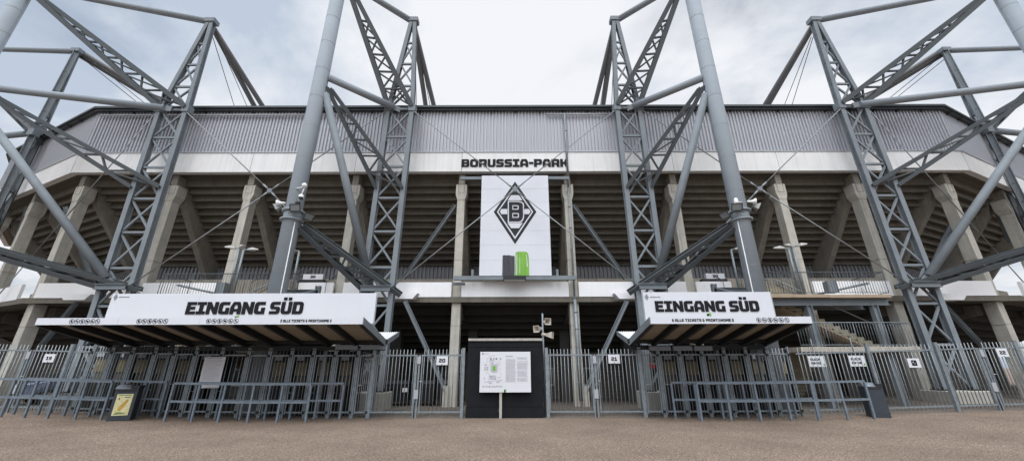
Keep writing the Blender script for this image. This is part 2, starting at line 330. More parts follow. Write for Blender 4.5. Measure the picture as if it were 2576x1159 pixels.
# ================================================================== STADIUM
YF = 19.0
XL = P(232, 283, 18.6).x; XR = P(2382, 277, 18.6).x
A24 = R(24); A52 = R(43)
def turn(p, ang, ln, sgn): return V((p.x + sgn * math.cos(ang) * ln, p.y + math.sin(ang) * ln))
pl = [V((XL, YF)), V((XR, YF))]
l1 = turn(pl[0], A24, 12.4, -1); l2 = turn(l1, A52, 12, -1); r1p = turn(pl[1], A24, 12.4, 1); r2p = turn(r1p, A52, 12, 1)
FAC = [l2, l1, pl[0], pl[1], r1p, r2p]
def offs(o):
    """facade polyline moved inwards by o"""
    out = []; n = len(FAC)
    for i, p in enumerate(FAC):
        ns = []
        for a, b_ in ((i - 1, i), (i, i + 1)):
            if a < 0 or b_ >= n: continue
            d = (FAC[b_] - FAC[a]).normalized(); ns.append(V((-d.y, d.x)))
        if len(ns) == 1: out.append(p + ns[0] * o)
        else:
            bis = (ns[0] + ns[1]).normalized(); out.append(p + bis * (o / bis.dot(ns[0])))
    return out
def v3(p, z): return V((p.x, p.y, z))
def strip(mb, o0, z0, o1, z1):
    a, c = offs(o0), offs(o1)
    for i in range(len(a) - 1): mb.quad(v3(a[i], z0), v3(a[i + 1], z0), v3(c[i + 1], z1), v3(c[i], z1))
def band(mb, o0, o1, z0, z1):
    strip(mb, o0, z0, o0, z1); strip(mb, o0, z1, o1, z1); strip(mb, o1, z1, o1, z0); strip(mb, o1, z0, o0, z0)

Z_ROOF, Z_CL, Z_FB = 15.95, 13.06, 11.86
stad = thing('stadium', 'long grey football stadium stand with ribbed upper cladding and raking concrete underside', 'stadium', (0, YF, 0))
# upper cladding: trapezoid ribs
def ribs(mb, a, b_, o, z0, z1, pitch, dep):
    d = (b_ - a); ln = d.length; d.normalize(); nrm = V((d.y, -d.x)); n = max(1, int(ln / pitch)); pt = ln / n; pts = []
    for i in range(n):
        for t, q in ((0, 0), (.42, 0), (.52, 1), (.9, 1)): pts.append(a + d * ((i + t) * pt) + nrm * (o + q * dep))
    pts.append(b_ + nrm * o)
    k = len(mb.v); mb.v += [v3(p, z0) for p in pts] + [v3(p, z1) for p in pts]; n = len(pts)
    for i in range(n - 1): mb.face((k + i, k + i + 1, k + n + i + 1, k + n + i))
c = MB()
for i in range(len(FAC) - 1): ribs(c, FAC[i], FAC[i + 1], 0.0, Z_CL, Z_ROOF, 0.19, 0.07)
c.build('upper_cladding', M['clad'], stad)
# fascia panels, one per bay, with open joints
COLX = [P(x, 480, YF).x for x in (424, 620, 887, 1159, 1429, 1700, 1970, 2171)]
seg_pts = [FAC[2].x + .0] + COLX + [FAC[3].x]
fas = []
f_ = MB()
for i in range(len(seg_pts) - 1):
    x0, x1 = seg_pts[i] + .012, seg_pts[i + 1] - .012
    if i == 0: x0 -= .03
    if i == len(seg_pts) - 2: x1 += .03
    q = MB().box(x0, x1, YF - .16, YF + .12, Z_FB, Z_CL); q.build('fascia_panel', M['fascia'], stad)
for a, b_ in ((FAC[1], FAC[2]), (FAC[4], FAC[3]), (FAC[0], FAC[1]), (FAC[5], FAC[4])):
    d = (b_ - a).normalized(); nr = V((d.y, -d.x)); nr = nr if nr.y < 0 else -nr
    a2, b2 = a + d * .02, b_ - d * .05
    p = [a2 + nr * .16, b2 + nr * .16, b2 - nr * .12, a2 - nr * .12]
    q = MB().hexa([v3(t, Z_FB) for t in p] + [v3(t, Z_CL) for t in p]); q.build('fascia_panel', M['fascia'], stad)
# flashing between cladding and fascia
q = MB(); band(q, -.2, .05, Z_CL + .003, Z_CL + .06); q.build('flashing', M['clad'], stad)
# roof edge, gutter and roof
q = MB(); band(q, -.36, .3, 15.985, 16.10); band(q, -.24, .25, 15.87, 15.98)
q.build('roof_edge', M['roofedge'], stad)
q = MB()
for i in range(len(FAC) - 1):
    a, b_ = FAC[i], FAC[i + 1]; d = (b_ - a); ln = d.length; d.normalize(); nr = V((d.y, -d.x)); nr = nr if nr.y < 0 else -nr
    for k in range(int(ln / 1.4)):
        p = a + d * (.7 + 1.4 * k); q.beam(v3(p + nr * .06, 15.78), v3(p + nr * .30, 15.83), .05, .06)
q.build('gutter_bracket', M['dark'], stad)
q = MB(); strip(q, -.34, 16.12, 7.0, 19.3); strip(q, 7.0, 19.3, 22, 19.6); strip(q, .2, 15.9, 7.0, 19.1)
q.build('roof', M['clad2'], stad)
# horizontal pipe under the eave
q = MB()
q.tube((XL + .3, YF - .2, 15.58), (COLX[2] - .8, YF - .2, 15.58), .045, 8); q.tube((2.0, YF - .2, 15.58), (7.0, YF - .2, 15.58), .045, 8)
q.build('drain_pipe', M['clad'], stad)

# terrace underside: stepped
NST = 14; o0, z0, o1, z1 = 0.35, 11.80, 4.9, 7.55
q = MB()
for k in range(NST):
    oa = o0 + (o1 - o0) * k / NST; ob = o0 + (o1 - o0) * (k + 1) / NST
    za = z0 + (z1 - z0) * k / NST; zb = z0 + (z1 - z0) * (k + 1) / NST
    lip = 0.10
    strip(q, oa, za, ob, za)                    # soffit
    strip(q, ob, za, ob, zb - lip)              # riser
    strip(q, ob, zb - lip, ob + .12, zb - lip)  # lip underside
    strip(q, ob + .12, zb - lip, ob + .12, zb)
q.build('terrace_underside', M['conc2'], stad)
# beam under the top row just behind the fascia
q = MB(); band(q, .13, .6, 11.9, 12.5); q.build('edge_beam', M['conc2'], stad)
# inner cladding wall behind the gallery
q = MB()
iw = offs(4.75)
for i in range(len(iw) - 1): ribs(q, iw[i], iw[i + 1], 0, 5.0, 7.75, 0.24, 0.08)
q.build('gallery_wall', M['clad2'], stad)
# upstand of light concrete blocks in front of the gallery wall
q = MB(); band(q, 3.3, 3.5, 5.0, 6.62); q.build('gallery_upstand', M['slab'], stad)
# gallery floor slab with edge beam
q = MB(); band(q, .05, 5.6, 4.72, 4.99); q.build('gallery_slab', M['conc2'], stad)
# lower terrace underside and back walls
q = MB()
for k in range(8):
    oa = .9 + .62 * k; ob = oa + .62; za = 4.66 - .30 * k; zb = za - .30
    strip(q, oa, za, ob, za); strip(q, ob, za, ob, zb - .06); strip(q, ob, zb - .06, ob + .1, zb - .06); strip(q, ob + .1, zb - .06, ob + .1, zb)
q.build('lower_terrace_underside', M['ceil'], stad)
q = MB(); q.box(-27.5, 27.5, YF + 5.0, YF + 5.3, 0, 2.55); bw = q.build('back_wall', M['block'], stad)
q = MB()
for x0, x1, za, zb in ((-6.8, -3.9, 0, 2.05), (7.2, 8.6, 0, 2.1), (12.3, 14, 0, 2.1), (-13, -11.5, 0, 2.1), (-20, -18, 0, 2.1), (19.5, 21.5, 0, 2.1)):
    MB().box(x0, x1, YF + 4.93, YF + 5.03, za, zb).build('door', M['dark'], bw)
q = MB()
for xc in (4.55, -1.1, 2.0, 16.5, -16):
    q = MB()
    for a, b_, c_, d_ in ((-.42, .42, 1.62, 1.70), (-.42, .42, .72, .80), (-.42, -.34, .80, 1.62), (.34, .42, .80, 1.62)):
        q.box(xc + a, xc + b_, YF + 4.9, YF + 5.02, c_, d_)
    q.build('window_frame', M['foot'], bw)
    MB().box(xc - .34, xc + .34, YF + 4.96, YF + 5.03, .8, 1.62).build('window', M['glass'], bw)
q = MB()
for sg in (-1, 1):
    for xa in (6.5, 12.3, 18.2):
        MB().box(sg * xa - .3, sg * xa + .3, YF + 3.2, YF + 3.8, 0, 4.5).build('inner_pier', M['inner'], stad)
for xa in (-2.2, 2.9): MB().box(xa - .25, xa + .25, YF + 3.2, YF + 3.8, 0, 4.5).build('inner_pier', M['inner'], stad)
# walls closing the corner bays, an opening left at either end
q = MB()
io = offs(5.0)
for a, b_, t0, t1 in ((io[1], io[2], .0, .96), (io[4], io[3], .0, .13), (io[4], io[3], .52, .96), (io[0], io[1], 0, 1), (io[5], io[4], 0, 1), (io[1] + (io[1] - io[2]), io[1], 0, .99)):
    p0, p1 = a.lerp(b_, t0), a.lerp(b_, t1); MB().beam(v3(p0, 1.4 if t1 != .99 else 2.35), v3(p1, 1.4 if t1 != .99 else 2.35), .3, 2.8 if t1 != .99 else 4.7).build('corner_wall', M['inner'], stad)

# columns with capitals and rakers
def column(p, ang, y_in=0.0):
    """p: facade point (front face centre), ang: facing rotation"""
    ca, sa = math.cos(ang), math.sin(ang); ux = V((ca, sa, 0)); uy = V((-sa, ca, 0)); o = v3(p, 0)
    def pt(x, y, z): return o + ux * x + uy * y + V((0, 0, z))
    zb = gz(p.x) - .05
    mb = MB()
    w0, w1 = .225, .205
    mb.hexa([pt(-w0, 0, zb), pt(w0, 0, zb), pt(w0, .52, zb), pt(-w0, .52, zb), pt(-w1, 0, 10.3), pt(w1, 0, 10.3), pt(w1, .52, 10.3), pt(-w1, .52, 10.3)])
    cl_ = mb.build('concrete_column', M['conc'], stad, bevel=.015)
    mb = MB()
    mb.hexa([pt(-w1 - .002, -.01, 10.302), pt(w1 + .002, -.01, 10.302), pt(w1 + .002, .54, 10.302), pt(-w1 - .002, .54, 10.302), pt(-.30, -.01, 10.6), pt(.30, -.01, 10.6), pt(.30, .62, 10.6), pt(-.30, .62, 10.6)])
    mb.hexa([pt(-.30, -.01, 10.6), pt(.30, -.01, 10.6), pt(.30, .62, 10.6), pt(-.30, .62, 10.6), pt(-.30, -.01, 11.22), pt(.30, -.01, 11.22), pt(.30, .62, 11.22), pt(-.30, .62, 11.22)])
    mb.build('capital', M['conc'], cl_, bevel=.012)
    for zj in (3.6, 6.9):
        mb = MB(); e = .006
        mb.hexa([pt(-w0 - e, -e, zj), pt(w0 + e, -e, zj), pt(w0 + e, .52 + e, zj), pt(-w0 - e, .52 + e, zj), pt(-w0 - e, -e, zj + .012), pt(w0 + e, -e, zj + .012), pt(w0 + e, .52 + e, zj + .012), pt(-w0 - e, .52 + e, zj + .012)])
        mb.build('pour_joint', M['conc2'], cl_)
    mb = MB()
    # inset grout pocket
    e = .012
    for (xa, xb, za, zc) in ((-.17, .17, 10.72, 10.72 + e), (-.17, -.17 + e, 10.72, 11.2), (.17 - e, .17, 10.72, 11.2)):
        mb.hexa([pt(xa, -.018, za), pt(xb, -.018, za), pt(xb, -.008, za), pt(xa, -.008, za), pt(xa, -.018, zc), pt(xb, -.018, zc), pt(xb, -.008, zc), pt(xa, -.008, zc)])
    mb.build('pocket_joint', M['dark'], cl_)
    # raker
    mb = MB()
    w = .17
    a1 = [pt(-w, -.02, 11.225), pt(w, -.02, 11.225), pt(w, -.02, 11.84), pt(-w, -.02, 11.84)]
    w2 = .24
    prof = [(-.02, 11.23), (-.02, 11.84), (.5, 11.84), (4.6, 8.0), (4.6, 6.6), (4.0, 6.6), (.9, 10.4), (.7, 11.23)]
    loops = [[(y, z) for y, z in prof]]
    mb.prism(loops, pt(w, 0, 0), uy, V((0, 0, 1)), 2 * w) if False else None
    k = len(mb.v)
    for x in (-w, w): mb.v += [pt(x, y, z) for y, z in prof]
    n = len(prof)
    mb.face(tuple(k + i for i in range(n))); mb.face(tuple(k + n + i for i in range(n - 1, -1, -1)))
    for i in range(n): mb.face((k + i, k + n + i, k + n + (i + 1) % n, k + (i + 1) % n))
    mb.build('raker_beam', M['raker'], stad, bevel=.012)
    # ground floor haunch
    mb = MB(); mb.hexa([pt(-.2, .86, 4.15), pt(.2, .86, 4.15), pt(.2, 3.6, 3.85), pt(-.2, 3.6, 3.85), pt(-.2, .86, 4.7), pt(.2, .86, 4.7), pt(.2, 3.6, 4.7), pt(-.2, 3.6, 4.7)])
    mb.build('floor_beam', M['conc2'], stad)
for x in COLX: column(V((x, YF + .18)), 0)
column(V((P(184, 480, YF).x, YF + .25)), -R(12)); column(V((P(2407, 480, YF).x, YF + .25)), R(12))
for (a, b_, sg) in ((FAC[2], FAC[1], -1), (FAC[3], FAC[4], 1)):
    for t in (.44, .88):
        p = a.lerp(b_, t); d = (b_ - a).normalized(); nr = V((-d.y, d.x)); nr = nr if nr.y > 0 else -nr
        column(p + nr * .2, sg * R(24))
# parapet panels of the gallery
def parapet(x0, x1, z0_=4.98, z1_=5.72, y=YF + .02):
    MB().box(x0, x1, y, y + .12, z0_, z1_).build('parapet_panel', M['white'], stad)
cw = .25
cx_all = [P(184, 480, YF).x] + COLX + [P(2407, 480, YF).x]
for i in range(len(cx_all) - 1):
    a, b_ = cx_all[i] + cw, cx_all[i + 1] - cw; w = b_ - a
    if i == 2: a += w * .67
    if i == 6: b_ -= w * .67
    parapet(a, b_)
for (a, b_) in ((FAC[2], FAC[1]), (FAC[3], FAC[4]), (FAC[1], FAC[0]), (FAC[4], FAC[5])):
    for t0, t1 in ((.06, .41), (.47, .85), (.91, .99)):
        p0, p1 = a.lerp(b_, t0), a.lerp(b_, t1); d = (b_ - a).normalized(); nr = V((-d.y, d.x)); nr = nr if nr.y > 0 else -nr
        MB().beam(v3(p0 + nr * .1, 5.35), v3(p1 + nr * .1, 5.35), .12, .78).build('parapet_panel', M['white'], stad)
# slab edge trim below the parapet
for i in range(len(cx_all) - 1):
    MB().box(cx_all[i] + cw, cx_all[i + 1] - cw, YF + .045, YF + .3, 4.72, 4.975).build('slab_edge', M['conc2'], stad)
# haunched steel brackets under the outer parapets
for sg, px in ((-1, (232, 400)), (1, (2330, 2180))):
    pass
# pipes and junction boxes on the terrace underside
q = MB()
for i in range(len(COLX) - 1): q.tube((COLX[i] + .4, YF + 4.15, 8.02), (COLX[i + 1] - .4, YF + 4.15, 8.02), .04, 8)
q.build('cable_tray', M['dark'], stad)
for x, yy in ((1074, 488), (897, 486), (1535, 488), (1797, 486), (1244, 520), (483, 478), (632, 485), (2260, 478), (1230, 452)):
    p = P(x, yy, YF + 2.75); MB().box(p.x - .09, p.x + .09, p.y - .14, p.y + .1, p.z - .1, p.z + .08).build('underside_lamp', M['cream'], stad)
for x, yy in ((1088, 772), (1560, 772), (1168, 800), (1640, 800), (1350, 798), (1000, 800)):
    p = P(x, yy, YF + 2.2); MB().lathe(p, [(.05, 0), (.11, -.12), (.10, -.2)], 8).build('ceiling_lamp', M['dark'], stad)
# diagonal steel braces
q = [((1146, 516, YF + .6), (1016, 700, YF + 1.5)), ((1441, 516, YF + .6), (1572, 700, YF + 1.5)),
     ((1018, 757, 18.3), (1122, 985, 19.2)), ((1577, 757, 18.3), (1472, 985, 19.2)),
     ((165, 520, YF + 1.0), (232, 700, YF + 1.9)), ((2412, 520, YF + 1.0), (2330, 700, YF + 1.9)),
     ((205, 745, YF), (95, 880, YF + .8)), ((2352, 745, YF), (2480, 880, YF + .8)),
     ((38, 610, 22.5), (70, 520, 22)), ((2538, 610, 22.5), (2500, 520, 22))]
for a, b_ in q:
    MB().ibeam(P(*a), P(*b_), .17, .19).build('steel_brace', M['steel'], stad)
for x, y in ((1013, 747), (1582, 747), (195, 750), (2388, 750)):
    p = P(x, y, 18.6); MB().hexa([(p.x - .5, p.y - .15, p.z - .1), (p.x + .5, p.y - .15, p.z - .1), (p.x + .5, p.y + .3, p.z - .1), (p.x - .5, p.y + .3, p.z - .1), (p.x - .75, p.y - .15, p.z + .18), (p.x + .75, p.y - .15, p.z + .18), (p.x + .75, p.y + .3, p.z + .18), (p.x - .75, p.y + .3, p.z + .18)]).build('bracket', M['white'], stad)
for x in (1122, 1472):
    p = P(x, 990, 19.2); MB().hexa([(p.x - .16, p.y - .1, 0), (p.x + .16, p.y - .1, 0), (p.x + .16, p.y + .2, 0), (p.x - .16, p.y + .2, 0), (p.x - .16, p.y - .1, .9), (p.x + .16, p.y - .1, .9), (p.x + .16, p.y + .2, .75), (p.x - .16, p.y + .2, .75)]).build('brace_footing', M['foot'], stad)
# downpipe at the right centre column
q = MB(); xp = COLX[4] + .02; yp = YF + .05
q.tube((xp - .03, YF - .22, 15.6), (xp - .03, YF - .22, 11.5), .06, 10); q.tube((xp - .03, YF - .22, 11.5), (xp, yp, 11.0), .06, 10)
q.tube((xp, yp, 11.0), (xp, yp, 4.95), .05, 10); q.tube((xp, yp - .02, 4.95), (xp + .02, yp - .05, .25), .085, 12)
for z in (1.0, 1.8, 2.6, 3.4, 4.2, 4.9): q.tube((xp, yp - .03, z), (xp, yp - .03, z + .05), .1, 12)
for z in (6.2, 7.4, 8.6, 9.8, 13, 14.4): q.tube((xp - .01, yp - (.0 if z < 11 else .27), z), (xp - .01, yp - (.0 if z < 11 else .27), z + .05), .075, 10)
q.build('downpipe', M['galv'], stad)
# small block signs above the gallery ("3A" and "5A")
def block_sign(x0, x1, y, t, label):
    a, b_ = P(x0, y, YF + .6), P(x1, y, YF + .6); r_ = thing('block_sign', label, 'sign', (a.x, a.y, a.z))
    MB().box(a.x, b_.x, a.y, a.y + .25, a.z - .14, a.z + .14).build('panel', M['paper'], r_)
    MB().box(a.x - .25, b_.x + .1, a.y - .02, a.y + .3, a.z - .30, a.z - .15).build('bracket', M['dark'], r_)
    mb = MB(); h = .15; w = h / 7 * text_width(t); put_text(mb, t, ((a.x + b_.x) / 2 - w / 2, a.y - .002, a.z - .07), XA, ZA, w, h, .004); mb.build('lettering', M['ink'], r_)
block_sign(762, 812, 696, '3A', 'small white sign reading 3A above the gallery left of the banner')
block_sign(1776, 1822, 694, '5A', 'small white sign reading 5A above the gallery right of the banner')
# stadium name lettering
mb = MB(); a, b_ = P(1160, 420.3, YF - .17), P(1429.5, 419.6, YF - .17); top = P(1160, 401, YF - .17)
put_text(mb, 'BORUSSIA-PARK', (a.x, YF - .162, a.z), XA, ZA, b_.x - a.x, top.z - a.z, .03, gap=.45)
mb.build('lettering', M['ink'], stad)

# ================================================================== ROOF SUPPORT FRAMES
CH = .24
def truss(parent, m1, m2, l1_, l2_, n, name, ext=0.0, ch=.26, skip=0.12, cross=False):
    """two I-section chords from a mast to the two chords of a lattice, with a ladder of bracing"""
    m1, m2, l1_, l2_ = V(m1), V(m2), V(l1_), V(l2_)
    nrm = (l1_ - m1).cross(l2_ - l1_); nrm = nrm.normalized() if nrm.length > 1e-4 else V((0, 0, 1))
    if nrm.z < 0: nrm = -nrm
    e1 = (l1_ - m1).normalized() * ext; e2 = (l2_ - m2).normalized() * ext
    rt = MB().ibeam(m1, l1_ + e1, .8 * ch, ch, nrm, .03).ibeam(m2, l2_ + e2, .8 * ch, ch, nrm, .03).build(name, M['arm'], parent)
    br = MB()
    for k in range(n):
        t = skip + (1 - skip) * k / n; t2 = skip + (1 - skip) * (k + 1) / n
        a, b_ = m1.lerp(l1_, t), m2.lerp(l2_, t); c_, d_ = m1.lerp(l1_, t2), m2.lerp(l2_, t2)
        br.beam(a, b_, .09, .09, nrm); (br.beam(a, d_, .08, .08, nrm) if k % 2 == 0 or cross else br.beam(b_, c_, .08, .08, nrm))
        if cross: br.beam(b_ + nrm * .001, c_ + nrm * .001, .078, .078, nrm)
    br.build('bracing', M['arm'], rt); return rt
def lattice(parent, B1, B2, T1, T2, apex, nlow, nup, foot=1.0, ch=.26):
    """two chords from footing to roof node then converging to an apex"""
    B1, B2, T1, T2, A = map(V, (B1, B2, T1, T2, apex)); d = (T2 - T1).normalized(); nrm = V((-d.y, d.x, 0)).normalized()
    A1, A2 = A - d * .10, A + d * .10
    root = MB()
    root.ibeam(B1, T1, .24, .30, nrm, .035).ibeam(B2, T2, .24, .30, nrm, .035)
    root.ibeam(T1, A1, .22, .28, nrm, .035).ibeam(T2, A2, .22, .28, nrm, .035)
    lo = root.build('lattice_column', M['steel'], parent)
    br = MB()
    for (a1, b1, a2, b2, n, t0) in ((B1, B2, T1, T2, nlow, 0.0), (T1, T2, A1, A2, nup, 0.0)):
        te = 1.0 if a1 is B1 else .73
        for k in range(n):
            ta, tb = t0 + te * k / n, t0 + te * (k + 1) / n
            p, q_ = a1.lerp(a2, ta), b1.lerp(b2, ta); r_, s_ = a1.lerp(a2, tb), b1.lerp(b2, tb)
            br.beam(p, s_, .09, .09, nrm); br.beam(q_ + nrm * .012, r_ + nrm * .012, .088, .088, nrm); br.beam(r_, s_, .11, .10, nrm)
    br.build('bracing', M['steel'], lo)
    cap = MB().box(A.x - .3, A.x + .3, A.y - .2, A.y + .25, A.z - .12, A.z + .16); cap.build('apex_plate', M['steel'], parent)
    for t_ in (T1, T2): MB().box(t_.x - .19, t_.x + .19, t_.y - .2, t_.y + .2, t_.z - .22, t_.z + .2).build('node_plate', M['steel'], parent)
    if foot:
        c = (B1 + B2) / 2; zb = B1.z - .06
        MB().box(c.x - foot, c.x + foot, c.y - .7 * foot, c.y + .7 * foot, -.05, zb).build('footing', M['foot'] if foot > .95 else M['inner'], parent, bevel=.03)
        for b_ in (B1, B2):
            bpz = MB()
            bpz.box(b_.x - .26, b_.x + .26, b_.y - .3, b_.y + .3, zb + .002, zb + .06)
            for ix in (-.2, .2):
                for iy in (-.22, .22): bpz.tube((b_.x + ix, b_.y + iy, zb + .06), (b_.x + ix, b_.y + iy, zb + .16), .03, 6)
            bpz.build('base_plate', M['dark'], parent)
def mast(parent, x, y, ztop=27, r=.355, collar_z=None):
    mb = MB(); mb.tube((x, y, gz(x)), (x, y, ztop), r, 32); ms = mb.build('mast', M['tube'], parent)
    jn = MB()
    z = 2.2
    while z < ztop: jn.tube((x, y, z), (x, y, z + .018), r + .008, 32, caps=False); z += 1.75
    jn.build('weld_seam', M['whiteplastic'] if False else M['galv2'], ms)
    if collar_z:
        cl_ = MB()
        for z in (collar_z, collar_z + .42): cl_.lathe((x, y, z), [(r + .01, 0), (r + .12, .01), (r + .12, .07), (r + .01, .08)], 32)
        cl_.lathe((x, y, collar_z + .1), [(r + .002, 0), (r + .02, .02), (r + .02, .3), (r + .002, .31)], 32)
        cl_.build('collar', M['tube'], ms)
    return ms
def strut(parent, a, b_, r, mt_='tube'):
    mb = MB().tube(a, b_, r, 20); o = mb.build('tube_strut', M[mt_], parent)
    d = (V(b_) - V(a)).normalized()
    MB().beam(V(b_) - d * .05, V(b_) + d * .35, .06, r * 1.7).build('end_plate', M['steel'], o)
def at_mast(x, ypix, xm, ym):
    """3D point on mast axis seen at image height ypix"""
    lo, hi = -5, 60
    for _ in range(50):
        mid = (lo + hi) / 2; p = V((xm, ym, mid)) - CAM; v = CY - F * p.dot(_u) / p.dot(_f)
        if v > ypix: lo = mid
        else: hi = mid
    return V((xm, ym, lo))
YL, YM = 18.0, 16.0
FR = {}
def frame(key, label, mx, my, la, spec):
    """la: lattice pixels [(xB1,xB2,yB),(xT1,xT2,yT),(xA,yA)]; spec: attachment pixel rows"""
    fr = thing('roof_support_frame', label, 'steel frame', (mx, my, gz(mx)), 'steel frames carrying the stadium roof')
    (b1, b2, yb), (t1, t2, yt), (xa, ya) = la
    base = .76
    B1 = P(b1, yb, YL); B2 = P(b2, yb, YL); B1.z = B2.z = base
    T1 = P(t1, yt, YL); T2 = P(t2, yt, YL); T1.z = T2.z = (T1.z + T2.z) / 2
    A = P(xa, ya, YL)
    lattice(fr, B1, B2, T1, T2, A, 8, 3, .92 if key == 'L1' else 1.0)
    sg = 1 if mx < A.x else -1     # +1: mast left of the lattice
    zc = at_mast(0, spec['f'], mx, my).z
    mast(fr, mx, my, at_mast(0, spec['a'], mx, my).z + .8, .355, zc + .05)
    edge = V((sg * .36, .05, 0))
    near, far = (T1, T2) if sg > 0 else (T2, T1)
    nB, fB = (B1, B2) if sg > 0 else (B2, B1)
    # a: top tube   c: tube at roof height   e: raking tube
    strut(fr, at_mast(0, spec['a'], mx, my), A + V((-sg * .15, 0, .02)), .18)
    strut(fr, at_mast(0, spec['c'], mx, my) + edge, near + V((sg * .35, -.15, 0)), .19)
    f_z = P(spec['fx'], spec['fy'], YL).z
    def onl(chb, cht, z): return chb.lerp(cht, (z - chb.z) / (cht.z - chb.z))
    strut(fr, at_mast(0, spec['e'], mx, my) + edge, onl(nB, near, f_z) + V((sg * .30, -.22, .35)), .185, 'steel')  # darker steel than the other tubes: underside shade put into the colour
    # b: upper truss
    mb_ = at_mast(0, spec['a'], mx, my) + edge
    truss(fr, mb_ + V((0, .0, -.45)), mb_ + V((sg * .12, .28, -.38)), near + V((0, -.12, .1)), far + V((0, -.12, .1)), 5, 'truss_arm', ch=.31, skip=.3, cross=True)
    md = at_mast(0, spec['d'], mx, my) + edge; zd = P(xa, spec['dl'], YL).z
    truss(fr, md + V((0, 0, -.1)), md + V((sg * .12, .2, -.05)), onl(nB, near, zd) + V((0, -.16, 0)), onl(fB, far, zd) + V((0, -.16, 0)), 5, 'truss_arm', ch=.21, skip=.2)
    mf = at_mast(0, spec['f'], mx, my) + edge
    truss(fr, mf + V((0, 0, -.22)), mf + V((sg * .1, .18, -.02)), onl(nB, near, f_z) + V((0, -.16, 0)), onl(fB, far, f_z) + V((0, -.16, 0)), 4, 'truss_arm', ext=.55, ch=.26, skip=.3)
    # tie between the two chords at the lower node
    n1, n2 = onl(nB, near, f_z), onl(fB, far, f_z)
    MB().ibeam(n1 + V((0, -.34, -.05)), n2 + V((0, -.34, -.05)), .2, .26).build('tie_beam', M['steel'], fr)
    # backstays running inwards over the roof
    k_ = 0
    for (x0, y0, x1, y1) in spec['stay']:
        sp_ = 1 if k_ == 0 else .0
        xq, yq = xa, ya + 8; t = (318 - yq) / (y1 - yq); xe = xq + (x1 - xq) * t
        MB().tube(P(xq, yq, YL + .25), P(xe, 318, 26), .17, 14).build('backstay', M['stay'], fr); k_ += 1
    cb = MB()
    for (x0, y0, x1, y1) in spec['cab']:
        t = (318 - y0) / (y1 - y0); xe = x0 + (x1 - x0) * t
        cb.tube(P(x0, y0, YL + .2), P(xe, 318, 25), .022, 6)
    cb.build('stay_cable', M['dark'], fr)
    FR[key] = dict(B1=B1, B2=B2, T1=T1, T2=T2, A=A, f_z=f_z)
    return fr
def mast_xy(x, y, Y): p = P(x, y, Y); return p.x, Y
mx2 = (P(690, 736, YM).x + P(822, 150, YM).x) / 2; mx3 = (P(1907, 734, YM).x + P(1771, 150, YM).x) / 2
frame('L2', 'steel mast and lattice frame just left of the central banner, with floodlights and dome camera', mx2, YM,
      [(877.5, 957.5, 984), (977.6, 1037.6, 275), (1040, 54)],
      dict(a=-55, c=194, e=236, d=214, f=560, fx=960, fy=726, dl=476,
           stay=[(1044, 66, 1071, 270), (1052, 80, 1092, 270)], cab=[(1046, 80, 1082, 270), (1044, 90, 1047, 270)]))
frame('R3', 'steel mast and lattice frame just right of the central banner, with floodlights and white dome', mx3, YM,
      [(1632, 1706, 982), (1550, 1606, 272), (1546, 52)],
      dict(a=-55, c=195, e=236, d=212, f=560, fx=1635, fy=721, dl=474,
           stay=[(1540, 76, 1516, 270), (1532, 80, 1494, 270)], cab=[(1537, 84, 1509, 270), (1545, 90, 1538, 270)]))
m1x, m1y = P(-76, 215, 16.8).x, 16.8
m4x, m4y = P(2649, 208, 16.8).x, 16.8
frame('L1', 'steel mast and lattice frame second from the left edge, its mast cut by the corner', m1x, m1y,
      [(172, 252, 984), (405, 472, 277), (532, 56)],
      dict(a=-33, c=215, e=243, d=216, f=558, fx=280, fy=722, dl=474,
           stay=[(544, 86, 641, 270), (556, 86, 662, 270)], cab=[(535, 94, 590, 270), (546, 94, 622, 270)]))
frame('R4', 'steel mast and lattice frame second from the right edge, standing on a pale footing', m4x, m4y,
      [(2368, 2443, 970), (2111, 2171, 268), (2047, 53)],
      dict(a=-36, c=205, e=236, d=210, f=552, fx=2320, fy=716, dl=470,
           stay=[(2036, 86, 1933, 262), (2026, 80, 1925, 262)], cab=[(2046, 90, 1991, 266), (2040, 94, 1972, 266)]))
